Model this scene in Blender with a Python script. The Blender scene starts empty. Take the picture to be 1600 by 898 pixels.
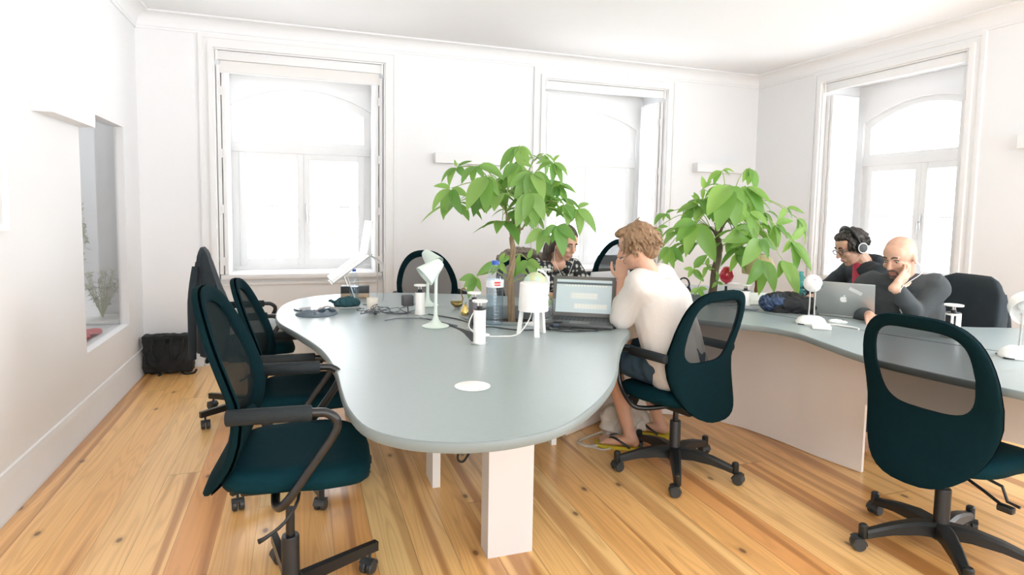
import bpy, bmesh, math, random
from mathutils import Vector, Matrix, Quaternion, noise
random.seed(11)
C = bpy.context.scene.collection
SC = bpy.context.scene
PI = math.pi
V = Vector

# ------------------------------------------------------------------ camera
CAM_H = 1.32
CAM_YAW, CAM_PITCH, CAM_ROLL = 0.3343, 0.0786, -0.0168
def make_camera():
    cy, sy, cp, sp = math.cos(CAM_YAW), math.sin(CAM_YAW), math.cos(CAM_PITCH), math.sin(CAM_PITCH)
    fw = V((sy*cp, cy*cp, -sp)); r = V((cy, -sy, 0)); d = fw.cross(r)
    c, s = math.cos(CAM_ROLL), math.sin(CAM_ROLL)
    rx = r*c + d*s; dn = -r*s + d*c
    cam = bpy.data.cameras.new('camera'); o = bpy.data.objects.new('camera', cam); C.objects.link(o)
    cam.sensor_width = 36; cam.lens = 950/1600*36; cam.shift_y = -47/1600; cam.clip_start = .02
    m = Matrix((rx, -dn, -fw)).transposed().to_4x4(); m.translation = V((0, 0, CAM_H))
    o.matrix_world = m
    SC.camera = o
make_camera()
# ------------------------------------------------------------------ world and light
WORLD_STRENGTH = 5.2
GROUND_STRENGTH = 8.0        # the sunlit street below the windows
FRONT_LIGHT = 13.0
SIDE_LIGHT = 80.0
EXPOSURE = 0.17
SC.view_settings.view_transform = 'Standard'; SC.view_settings.look = 'None'
SC.view_settings.exposure = EXPOSURE; SC.view_settings.gamma = 1; SC.view_settings.use_curve_mapping = False
w = bpy.data.worlds.new('overcast_sky'); SC.world = w; w.use_nodes = True
w.node_tree.nodes['Background'].inputs[0].default_value = (.935, .97, 1, 1)
_n = w.node_tree.nodes; _tc = _n.new('ShaderNodeTexCoord'); _sp = _n.new('ShaderNodeSeparateXYZ'); _mr = _n.new('ShaderNodeMapRange')
_mr.inputs['From Min'].default_value = -.12; _mr.inputs['From Max'].default_value = .02
_mr.inputs['To Min'].default_value = GROUND_STRENGTH; _mr.inputs['To Max'].default_value = WORLD_STRENGTH
w.node_tree.links.new(_tc.outputs['Generated'], _sp.inputs[0]); w.node_tree.links.new(_sp.outputs[2], _mr.inputs[0]); w.node_tree.links.new(_mr.outputs[0], _n['Background'].inputs[1])
SC.cycles.max_bounces = 10; SC.cycles.diffuse_bounces = 6; SC.cycles.transparent_max_bounces = 24
def area(name, loc, rot, sx, sy, power, portal=False, col=(1, 1, 1)):
    l = bpy.data.lights.new(name, 'AREA'); l.shape = 'RECTANGLE'; l.size = sx; l.size_y = sy; l.energy = power; l.color = col
    o = bpy.data.objects.new(name, l); C.objects.link(o); o.location = loc; o.rotation_euler = rot
    if portal: l.cycles.is_portal = True
    return o
area('window_portal', (.025, 6.05, 1.6), (-PI/2, 0, 0), 1.4, 1.9, 1, True)
area('window_portal', (2.865, 6.05, 1.6), (-PI/2, 0, 0), 1.4, 1.9, 1, True)
area('window_portal', (5.28, 3.91, 1.6), (0, PI/2, 0), 1.9, 1.4, 1, True)
# daylight through the windows of the wall behind the camera
for x in (-.2, 1.75, 3.7):
    area('rear_daylight', (x, -2.05, 1.65), (PI/2+.42, 0, 0), 1.3, 1.8, FRONT_LIGHT, col=(.91, .96, 1))

area('side_fill', (4.95, .915, 1.65), (0, PI/2, 0), 1.75, 1.25, SIDE_LIGHT, col=(.91, .96, 1))   # fill light added in an unseen opening to brighten the left wall
# ------------------------------------------------------------------ materials
MATS = {}
def nodes_of(name):
    m = bpy.data.materials.new(name); m.use_nodes = True
    nt = m.node_tree; b = nt.nodes['Principled BSDF']
    return m, nt, b
def mat(name, col, rough=.6, metal=0, var=.06, scale=8, bump=0, spec=.5, trans=0, coat=0, emit=0, sss=0):
    if name in MATS: return MATS[name]
    m, nt, b = nodes_of(name); L = nt.links
    tc = nt.nodes.new('ShaderNodeTexCoord'); n = nt.nodes.new('ShaderNodeTexNoise')
    n.inputs['Scale'].default_value = scale; n.inputs['Detail'].default_value = 4
    L.new(tc.outputs['Object'], n.inputs['Vector'])
    mx = nt.nodes.new('ShaderNodeMix'); mx.data_type = 'RGBA'
    mx.inputs[6].default_value = (*[c*(1-var) for c in col], 1); mx.inputs[7].default_value = (*[min(1, c*(1+var)) for c in col], 1)
    L.new(n.outputs['Fac'], mx.inputs[0]); L.new(mx.outputs[2], b.inputs['Base Color'])
    b.inputs['Roughness'].default_value = rough; b.inputs['Metallic'].default_value = metal
    b.inputs['Specular IOR Level'].default_value = spec; b.inputs['Transmission Weight'].default_value = trans
    b.inputs['Coat Weight'].default_value = coat
    if sss:
        b.inputs['Subsurface Weight'].default_value = sss; b.inputs['Subsurface Radius'].default_value = (.012, .005, .003); b.inputs['Subsurface Scale'].default_value = 1
    if emit:
        b.inputs['Emission Color'].default_value = (*col, 1); b.inputs['Emission Strength'].default_value = emit
    if bump:
        n2 = nt.nodes.new('ShaderNodeTexNoise'); n2.inputs['Scale'].default_value = scale*12; n2.inputs['Detail'].default_value = 3
        L.new(tc.outputs['Object'], n2.inputs['Vector'])
        bp = nt.nodes.new('ShaderNodeBump'); bp.inputs['Strength'].default_value = bump; bp.inputs['Distance'].default_value = .004
        L.new(n2.outputs['Fac'], bp.inputs['Height']); L.new(bp.outputs['Normal'], b.inputs['Normal'])
    MATS[name] = m; return m
def math_node(nt, op, a, b=None, c=None):
    n = nt.nodes.new('ShaderNodeMath'); n.operation = op
    for i, x in enumerate((a, b, c)):
        if x is None: continue
        if isinstance(x, (int, float)): n.inputs[i].default_value = x
        else: nt.links.new(x, n.inputs[i])
    return n.outputs[0]
def mix_col(nt, f, a, b):
    n = nt.nodes.new('ShaderNodeMix'); n.data_type = 'RGBA'
    for i, x in ((0, f), (6, a), (7, b)):
        if isinstance(x, (int, float)): n.inputs[i].default_value = x
        elif isinstance(x, tuple): n.inputs[i].default_value = (*x, 1)
        else: nt.links.new(x, n.inputs[i])
    return n.outputs[2]
def ramp(nt, f, stops):
    n = nt.nodes.new('ShaderNodeValToRGB'); e = n.color_ramp.elements
    while len(e) < len(stops): e.new(.5)
    for el, (p, c) in zip(e, stops): el.position = p; el.color = (*c, 1)
    nt.links.new(f, n.inputs[0]); return n.outputs[0]
def combine(nt, x, y, z):
    n = nt.nodes.new('ShaderNodeCombineXYZ')
    for i, v in enumerate((x, y, z)):
        if isinstance(v, (int, float)): n.inputs[i].default_value = v
        else: nt.links.new(v, n.inputs[i])
    return n.outputs[0]
def noise_tex(nt, vec, scale=1, detail=2):
    n = nt.nodes.new('ShaderNodeTexNoise'); n.inputs['Scale'].default_value = scale; n.inputs['Detail'].default_value = detail
    nt.links.new(vec, n.inputs['Vector']); return n.outputs['Fac']
def white_noise(nt, vec):
    n = nt.nodes.new('ShaderNodeTexWhiteNoise'); n.noise_dimensions = '3D'; nt.links.new(vec, n.inputs['Vector']); return n.outputs['Value']
def floor_material():
    m, nt, b = nodes_of('pine_boards'); M = lambda op, a, b_=None, c=None: math_node(nt, op, a, b_, c)
    tc = nt.nodes.new('ShaderNodeTexCoord'); sp = nt.nodes.new('ShaderNodeSeparateXYZ'); nt.links.new(tc.outputs['Object'], sp.inputs[0])
    x, y = sp.outputs[0], sp.outputs[1]
    u = M('DIVIDE', M('SUBTRACT', x, .108), .147); iu = M('FLOOR', u); fu = M('FRACT', u)
    r1 = white_noise(nt, combine(nt, iu, 3.7, 1.3))
    vv = M('DIVIDE', M('ADD', y, M('MULTIPLY', r1, 7.0)), 3.6); iv = M('FLOOR', vv); fv = M('FRACT', vv)
    r2 = white_noise(nt, combine(nt, iu, iv, 7.1)); r3 = white_noise(nt, combine(nt, iv, iu, 2.9))
    base = ramp(nt, r2, [(0, (0.882, 0.499, 0.180)), (.35, (0.930, 0.584, 0.238)), (.62, (0.826, 0.428, 0.136)), (.8, (0.930, 0.649, 0.287)), (.95, (0.782, 0.377, 0.122)), (1, (0.782, 0.399, 0.186))])
    off = M('MULTIPLY', r3, 40.0)
    st = noise_tex(nt, combine(nt, M('MULTIPLY', x, 14.0), M('MULTIPLY', y, .35), off), 1, 1)
    stm = ramp(nt, st, [(0, (0, 0, 0)), (.52, (0, 0, 0)), (.61, (1, 1, 1)), (1, (1, 1, 1))])
    col = mix_col(nt, M('MULTIPLY', stm, M('MULTIPLY_ADD', r3, .75, .2)), base, (.46, .195, .055))
    g = noise_tex(nt, combine(nt, M('MULTIPLY', x, 9.0), M('MULTIPLY', y, .55), M('ADD', off, 9.0)), 1, 1.5)
    rings = M('MULTIPLY_ADD', M('SINE', M('MULTIPLY', g, 95.0)), .5, .5)
    rings = M('POWER', rings, 3.0)
    fine = noise_tex(nt, combine(nt, M('MULTIPLY', x, 160.0), M('MULTIPLY', y, 2.5), off), 1, 3)
    col = mix_col(nt, M('MULTIPLY', rings, .22), col, (.40, .17, .05))
    col = mix_col(nt, M('MULTIPLY', M('SUBTRACT', fine, .4), .35), col, (.36, .16, .05))
    vo = nt.nodes.new('ShaderNodeTexVoronoi'); vo.voronoi_dimensions = '2D'; vo.inputs['Scale'].default_value = 1
    nt.links.new(combine(nt, M('MULTIPLY', x, 3.6), M('MULTIPLY', y, 2.0), 0.0), vo.inputs['Vector'])
    keep = M('GREATER_THAN', white_noise(nt, vo.outputs['Color']), .45)
    kn = ramp(nt, vo.outputs['Distance'], [(0, (1, 1, 1)), (.028, (1, 1, 1)), (.045, (.25, .25, .25)), (.10, (0, 0, 0)), (1, (0, 0, 0))])
    col = mix_col(nt, M('MULTIPLY', M('MULTIPLY', kn, keep), .85), col, (.15, .055, .02))
    seam = M('MAXIMUM', M('GREATER_THAN', M('ABSOLUTE', M('SUBTRACT', fu, .5)), .4915), M('GREATER_THAN', M('ABSOLUTE', M('SUBTRACT', fv, .5)), .4993))
    col = mix_col(nt, M('MULTIPLY', seam, M('MULTIPLY_ADD', r1, .5, .3)), col, (.16, .07, .03))
    nt.links.new(col, b.inputs['Base Color'])
    b.inputs['Roughness'].default_value = .30; b.inputs['Coat Weight'].default_value = .35; b.inputs['Coat Roughness'].default_value = .22
    bp = nt.nodes.new('ShaderNodeBump'); bp.inputs['Strength'].default_value = .25; bp.inputs['Distance'].default_value = .001
    nt.links.new(M('SUBTRACT', 1.0, seam), bp.inputs['Height']); nt.links.new(bp.outputs['Normal'], b.inputs['Normal'])
    return m
def clear_material(name, tint=(1, 1, 1), gloss=.08):
    m = bpy.data.materials.new(name); m.use_nodes = True; nt = m.node_tree; nt.nodes.clear()
    o = nt.nodes.new('ShaderNodeOutputMaterial'); t = nt.nodes.new('ShaderNodeBsdfTransparent'); g = nt.nodes.new('ShaderNodeBsdfGlossy')
    t.inputs[0].default_value = (*tint, 1); g.inputs['Roughness'].default_value = .03
    lw = nt.nodes.new('ShaderNodeLayerWeight'); lw.inputs[0].default_value = .5
    fac = math_node(nt, 'MULTIPLY_ADD', math_node(nt, 'POWER', lw.outputs['Facing'], 4.0), .45 + gloss, .02 + gloss*.25)
    mx = nt.nodes.new('ShaderNodeMixShader'); nt.links.new(fac, mx.inputs[0]); nt.links.new(t.outputs[0], mx.inputs[1]); nt.links.new(g.outputs[0], mx.inputs[2])
    nt.links.new(mx.outputs[0], o.inputs[0]); return m
def mesh_fabric(name, col, opacity, period=.0026):
    m = bpy.data.materials.new(name); m.use_nodes = True; nt = m.node_tree; b = nt.nodes['Principled BSDF']; o = nt.nodes['Material Output']
    b.inputs['Base Color'].default_value = (*col, 1); b.inputs['Roughness'].default_value = .8; b.inputs['Specular IOR Level'].default_value = .08
    M = lambda op, a, b_=None, c=None: math_node(nt, op, a, b_, c)
    tc = nt.nodes.new('ShaderNodeTexCoord'); sp = nt.nodes.new('ShaderNodeSeparateXYZ'); nt.links.new(tc.outputs['Object'], sp.inputs[0])
    k = 2*PI/period
    a = M('SINE', M('MULTIPLY', sp.outputs[1], k)); c = M('SINE', M('MULTIPLY', sp.outputs[2], k))
    weave = M('GREATER_THAN', M('MULTIPLY', a, c), .82 - opacity*1.15)     # open holes between the threads
    t = nt.nodes.new('ShaderNodeBsdfTransparent'); mx = nt.nodes.new('ShaderNodeMixShader')
    fac = M('SUBTRACT', 1.0, M('MULTIPLY', M('SUBTRACT', 1.0, opacity), M('MULTIPLY_ADD', M('SUBTRACT', 1.0, weave), .5, .75)))
    nt.links.new(fac, mx.inputs[0]); nt.links.new(t.outputs[0], mx.inputs[1]); nt.links.new(b.outputs[0], mx.inputs[2])
    nt.links.new(mx.outputs[0], o.inputs[0]); return m
def leaf_material(name, c1, c2):
    m = bpy.data.materials.new(name); m.use_nodes = True; nt = m.node_tree; b = nt.nodes['Principled BSDF']; o = nt.nodes['Material Output']
    g = nt.nodes.new('ShaderNodeNewGeometry'); col = mix_col(nt, g.outputs['Random Per Island'], c1, c2)
    nt.links.new(col, b.inputs['Base Color']); b.inputs['Roughness'].default_value = .38
    t = nt.nodes.new('ShaderNodeBsdfTranslucent')
    br = nt.nodes.new('ShaderNodeHueSaturation'); br.inputs['Value'].default_value = 1.5; br.inputs['Saturation'].default_value = 1.1; br.inputs['Hue'].default_value = .488
    nt.links.new(col, br.inputs['Color']); nt.links.new(br.outputs[0], t.inputs[0])
    mx = nt.nodes.new('ShaderNodeMixShader'); mx.inputs[0].default_value = .45
    nt.links.new(b.outputs[0], mx.inputs[1]); nt.links.new(t.outputs[0], mx.inputs[2]); nt.links.new(mx.outputs[0], o.inputs[0]); return m
def print_material():
    m, nt, b = nodes_of('floral_print'); tc = nt.nodes.new('ShaderNodeTexCoord')
    vo = nt.nodes.new('ShaderNodeTexVoronoi'); vo.inputs['Scale'].default_value = 30; vo.inputs['Randomness'].default_value = .35; nt.links.new(tc.outputs['Object'], vo.inputs['Vector'])
    c = ramp(nt, vo.outputs['Distance'], [(0, (.2, .2, .19)), (.12, (.5, .5, .46)), (.34, (.42, .42, .39)), (.46, (.012, .013, .014)), (1, (.012, .013, .014))])
    nt.links.new(c, b.inputs['Base Color']); b.inputs['Roughness'].default_value = .8; return m

WALLM = mat('white_plaster', (.82, .825, .835), .85, var=.015, scale=3)
CEILM = mat('white_ceiling_paint', (.83, .84, .85), .9, var=.01)
WOODW = mat('white_painted_wood', (.80, .80, .80), .45, var=.015)
PANELW = mat('cream_white_laminate', (.84, .79, .75), .5, var=.02)
GLASS = clear_material('window_glass')
CLEARP = clear_material('clear_plastic', (.93, .97, 1), .16)
FABRIC = mat('dark_teal_fabric', (.003, .015, .019), .9, var=.2, scale=40, bump=.25, spec=.06)
SEATF = mat('teal_black_seat_fabric', (.002, .024, .033), .8, var=.2, scale=40, bump=.2, spec=.08)
BLACKP = mat('black_plastic', (.010, .013, .014), .42, var=.1)
BLACKM = mat('black_steel', (.008, .009, .010), .3, var=.1)
GREYP = mat('dark_grey_foam', (.014, .019, .022), .7, var=.1, bump=.3, scale=20, spec=.25)
CASTER = mat('grey_black_rubber', (.03, .034, .036), .45, var=.1)
MESHF = mesh_fabric('open_mesh', (.012, .015, .017), .68)
MESHD = mesh_fabric('dense_mesh', (.008, .014, .015), .90)
TABLE = mat('blue_grey_linoleum', (.29, .345, .35), .30, var=.05, scale=60, spec=.6, bump=.05)
EDGE = mat('grey_table_edge', (.19, .225, .225), .5, var=.05)
DARKGAP = mat('dark_gap', (.03, .033, .035), .7)
WHITEP = mat('white_plastic', (.84, .84, .82), .35, var=.02)
MINT = mat('pale_mint_enamel', (.66, .76, .70), .3, var=.02)
STEEL = mat('brushed_steel', (.6, .6, .6), .3, 1)
CHROME = mat('chrome', (.8, .8, .8), .1, 1)
ALU = mat('silver_aluminium', (.50, .51, .50), .38, .8)
BRASS = mat('aged_brass', (.30, .22, .09), .35, 1)
GOLD = mat('gold', (.75, .55, .2), .25, 1)
CORD = mat('black_cord', (.02, .022, .025), .5)
GREYCORD = mat('grey_cord', (.12, .13, .15), .5)
WCORD = mat('white_cord', (.8, .8, .77), .4)
BLACKC = mat('black_nylon_cloth', (.014, .016, .018), .8, var=.3, scale=15, bump=.3)
NAVYC = mat('black_jersey', (.012, .020, .026), .9, var=.3, scale=15, bump=.2)
BLUEC = mat('blue_black_nylon', (.03, .06, .13), .6, var=.4, scale=10, bump=.3)
SKIN = mat('fair_skin', (.62, .36, .25), .5, var=.06, scale=12, sss=.3)
SKIN2 = mat('tan_skin', (.58, .35, .25), .5, var=.06, scale=12, sss=.3)
LIPS = mat('lips', (.46, .20, .165), .4)
EYEM = mat('dark_eye', (.03, .02, .015), .2)
LEAF1 = leaf_material('green_leaf', (.13, .29, .07), (.26, .43, .12))
LEAF2 = leaf_material('bright_leaf', (.14, .30, .07), (.27, .45, .11))
BARK = mat('grey_brown_bark', (.30, .21, .13), .8, var=.35, scale=30, bump=.5)
BARKD = mat('dark_bark', (.10, .075, .045), .8, var=.4, scale=30, bump=.5)
STALK = mat('green_stalk', (.28, .38, .12), .6)
SOIL = mat('potting_soil', (.05, .035, .025), .95, var=.4, scale=50, bump=1)

# ------------------------------------------------------------------ mesh helpers
def frame_of(d):
    d = d.normalized(); a = V((0, 0, 1)) if abs(d.z) < .9 else V((1, 0, 0))
    u = d.cross(a).normalized(); return u, d.cross(u).normalized()
def rings_to(bm, rings, cap0=True, cap1=True, closed=False):
    vs = [[bm.verts.new(p) for p in r] for r in rings]; n = len(vs[0])
    pairs = list(zip(vs[:-1], vs[1:]))
    if closed: pairs.append((vs[-1], vs[0]))
    for a, b in pairs:
        for i in range(n): bm.faces.new((a[i], a[(i+1) % n], b[(i+1) % n], b[i]))
    if not closed:
        if cap0: bm.faces.new(vs[0][::-1])
        if cap1: bm.faces.new(vs[-1])
    return vs
def spline(pts, k=6, closed=False):
    P = [V(p) for p in pts]; n = len(P); out = []
    rng = range(n) if closed else range(n-1)
    for i in rng:
        if closed: a, b, c, d = P[(i-1) % n], P[i], P[(i+1) % n], P[(i+2) % n]
        else: a, b, c, d = P[max(i-1, 0)], P[i], P[i+1], P[min(i+2, n-1)]
        for j in range(k):
            t = j/k; out.append(.5*((2*b)+(c-a)*t+(2*a-5*b+4*c-d)*t*t+(3*b-a-3*c+d)*t**3))
    if not closed: out.append(P[-1])
    return out
def tube(bm, pts, r, seg=8, smooth=0, flat=1):
    P = spline(pts, smooth) if smooth else [V(p) for p in pts]
    P = [p for i, p in enumerate(P) if i == 0 or (p-P[i-1]).length > 1e-6]
    n = len(P); R = r if isinstance(r, (list, tuple)) else [r, r]
    R = [R[min(int(i/(n-1)*(len(R)-1)), len(R)-2)] + (R[min(int(i/(n-1)*(len(R)-1))+1, len(R)-1)]-R[min(int(i/(n-1)*(len(R)-1)), len(R)-2)])*((i/(n-1)*(len(R)-1)) - min(int(i/(n-1)*(len(R)-1)), len(R)-2)) for i in range(n)]
    rings = []; u = None
    for i, p in enumerate(P):
        d = (P[min(i+1, n-1)]-P[max(i-1, 0)]).normalized()
        if u is None: u, v = frame_of(d)
        else:
            u = (u - d*u.dot(d)).normalized(); v = d.cross(u)
        rings.append([p + (u*math.cos(a)*flat + v*math.sin(a))*R[i] for a in [2*PI*k/seg for k in range(seg)]])
    rings_to(bm, rings)
def lathe(bm, prof, seg=24, c=(0, 0, 0), m=None, cap=True):
    m = m or Matrix(); c = V(c)
    rings = [[m @ V((r*math.cos(2*PI*k/seg), r*math.sin(2*PI*k/seg), z)) + c for k in range(seg)] for r, z in prof]
    rings_to(bm, rings, cap, cap)
def box(bm, lo, hi, m=None, bev=0):
    vs = [bm.verts.new((x, y, z)) for x in (lo[0], hi[0]) for y in (lo[1], hi[1]) for z in (lo[2], hi[2])]
    fs = [bm.faces.new([vs[i] for i in f]) for f in ((0, 1, 3, 2), (4, 6, 7, 5), (0, 4, 5, 1), (2, 3, 7, 6), (0, 2, 6, 4), (1, 5, 7, 3))]
    if bev:
        es = list({e for f in fs for e in f.edges})
        r = bmesh.ops.bevel(bm, geom=es, offset=bev, segments=2, affect='EDGES', profile=.5)
        vs = list({v for f in r['faces'] for v in f.verts} | {v for v in vs if v.is_valid})
    if m:
        for v in vs: v.co = m @ v.co
    return vs
def prism(bm, pts, z0, z1, m=None):
    lo = [bm.verts.new((*p[:2], z0)) for p in pts]; hi = [bm.verts.new((*p[:2], z1)) for p in pts]; n = len(pts)
    bm.faces.new(lo[::-1]); bm.faces.new(hi)
    for i in range(n): bm.faces.new((lo[i], lo[(i+1) % n], hi[(i+1) % n], hi[i]))
    if m:
        for v in lo+hi: v.co = m @ v.co
def sphere(bm, c, r, m=None, seg=16):
    r = r if isinstance(r, (tuple, list)) else (r, r, r); c = V(c); k = seg//2
    at = lambda p: c + ((m @ V(p)) if m else V(p))
    rings = []
    for i in range(1, k):
        t = PI*i/k; rings.append([at((r[0]*math.sin(t)*math.cos(a), r[1]*math.sin(t)*math.sin(a), r[2]*math.cos(t))) for a in [2*PI*j/seg for j in range(seg)]])
    vs = rings_to(bm, rings, False, False)
    for ring, z in ((vs[0], r[2]), (vs[-1], -r[2])):
        p = bm.verts.new(at((0, 0, z)))
        for j in range(seg): bm.faces.new((ring[j], ring[(j+1) % seg], p))
def capsule(bm, a, b, ra, rb, seg=12):
    a, b = V(a), V(b); d = b-a
    if d.length < 1e-5: return sphere(bm, a, ra)
    u, v = frame_of(d); d = d.normalized(); rings = []
    for t in (.999, .8, .5, .2): rings.append((a - d*ra*t, ra*math.sqrt(1-t*t)))
    rings += [(a, ra), (b, rb)]
    for t in (.2, .5, .8, .999): rings.append((b + d*rb*t, rb*math.sqrt(1-t*t)))
    rings_to(bm, [[p + (u*math.cos(k)+v*math.sin(k))*r for k in [2*PI*j/seg for j in range(seg)]] for p, r in rings])
def obj(name, bm, m, parent=None, ang=35, label=None, world=False):
    """bm (or a ready mesh) becomes ONE mesh object"""
    if isinstance(bm, bmesh.types.BMesh):
        bmesh.ops.recalc_face_normals(bm, faces=bm.faces[:]); me = bpy.data.meshes.new(name); bm.to_mesh(me); bm.free()
    else: me = bm
    for p in me.polygons: p.use_smooth = True
    if ang < 180: me.set_sharp_from_angle(angle=math.radians(ang))
    me.materials.clear()
    for k in (m if isinstance(m, (list, tuple)) else [m]): me.materials.append(k)
    o = bpy.data.objects.new(name, me); C.objects.link(o)
    if parent:
        o.parent = parent
        if world:
            r = parent
            while r.parent: r = r.parent
            me.transform(Matrix.Translation(-r.location))
    if label: o['label'] = label
    return o
def B(): return bmesh.new()
def thing(name, label, cat, loc=(0, 0, 0), rz=0, group=None):
    o = bpy.data.objects.new(name, None); C.objects.link(o); o.empty_display_size = .1
    o.location = loc; o.rotation_euler = (0, 0, rz); o['label'] = label; o['category'] = cat
    if group: o['group'] = group
    return o
def tag(o, label, cat, group=None, kind=None):
    o['label'] = label; o['category'] = cat
    if group: o['group'] = group
    if kind: o['kind'] = kind
    return o
def struct(name, bm, m, parent=None, label=None, ang=35):
    o = obj(name, bm, m, parent, ang, label)
    if not parent: o['kind'] = 'structure'
    return o
def dup(root, loc, rz, label=None, group=None):
    r = root.copy(); C.objects.link(r); r.location = loc; r.rotation_euler = (0, 0, rz)
    if label: r['label'] = label
    if group: r['group'] = group
    for ch in list(root.children):
        c = ch.copy(); C.objects.link(c); c.parent = r
        for g in list(ch.children):
            d = g.copy(); C.objects.link(d); d.parent = c
    return r
def blob(bm, voxel=.005, smooth=3, fold=0, fscale=9, seed=0, fz=.35):
    """melt overlapping volumes into one continuous skin"""
    me = bpy.data.meshes.new('t'); bmesh.ops.recalc_face_normals(bm, faces=bm.faces[:]); bm.to_mesh(me); bm.free()
    o = bpy.data.objects.new('t', me); C.objects.link(o)
    k = o.modifiers.new('r', 'REMESH'); k.mode = 'VOXEL'; k.voxel_size = voxel
    if smooth:
        s = o.modifiers.new('s', 'SMOOTH'); s.iterations = smooth; s.factor = .5
    bpy.context.view_layer.update()
    res = bpy.data.meshes.new_from_object(o.evaluated_get(bpy.context.evaluated_depsgraph_get()))
    bpy.data.objects.remove(o); bpy.data.meshes.remove(me)
    if fold:
        nn = [v.normal.copy() for v in res.vertices]
        for v, n in zip(res.vertices, nn):
            p = V((v.co.x*fscale+seed, v.co.y*fscale, v.co.z*fscale*fz))
            v.co += n*fold*(1-2.2*abs(noise.noise(p)))
    return res
# ------------------------------------------------------------------ room shell
XL, XR, YB, YF, ZC, TH = -1.19, 4.69, 5.46, -2.0, 2.78, .56
WIN = 1.33                                   # width of each tall opening
WTOP = 2.55
bm = B(); box(bm, (XL-.5, YF-.4, -.1), (XR+.7, YB+.7, 0)); struct('floor', bm, floor_material())
bm = B(); box(bm, (XL-.5, YF-.4, ZC), (XR+.7, YB+.7, ZC+.15)); struct('ceiling', bm, CEILM)
def wall_run(bm, a, b, openings, place, z1=ZC, th=TH):
    """wall from a to b with full-height openings (lo, hi, ztop, zbottom); place maps (along, depth, z) to the room"""
    cur = a
    def bx(x0, x1, z0, z1):
        if x1-x0 < 1e-4 or z1-z0 < 1e-4: return
        vs = box(bm, (x0, 0, z0), (x1, th, z1))
        for v in vs: v.co = place(v.co)
    for lo, hi, zt, zb in openings:
        bx(cur, lo, 0, z1); bx(lo, hi, zt, z1); bx(lo, hi, 0, zb); cur = hi
    bx(cur, b, 0, z1)
pb = lambda p: V((p.x, YB+p.y, p.z)); pr = lambda p: V((XR+p.y, p.x, p.z)); pf = lambda p: V((p.x, YF-p.y, p.z))
bm = B(); wall_run(bm, XL-.06, XR+.56, [(-.64, .69, WTOP, 0), (2.2, 3.53, WTOP, 0)], pb); struct('wall_back', bm, WALLM)
bm = B(); wall_run(bm, YF, YB, [(.25, 1.58, WTOP, .75), (3.245, 4.575, WTOP, 0)], pr); struct('wall_right', bm, WALLM)  # the nearer opening is unseen, added to hold the side fill light
bm = B(); wall_run(bm, XL-.3, XR+.56, [(-.85, .45, 2.55, .75), (1.1, 2.4, 2.55, .75), (3.05, 4.35, 2.55, .75)], pf, th=.2); struct('wall_front', bm, WALLM)
bm = B()
wall_run(bm, YF, YB, [(4.115, 5.05, 1.857, .44)], lambda p: V((XL-p.y, p.x, p.z)), th=.06); struct('wall_left', bm, WALLM)

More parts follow.
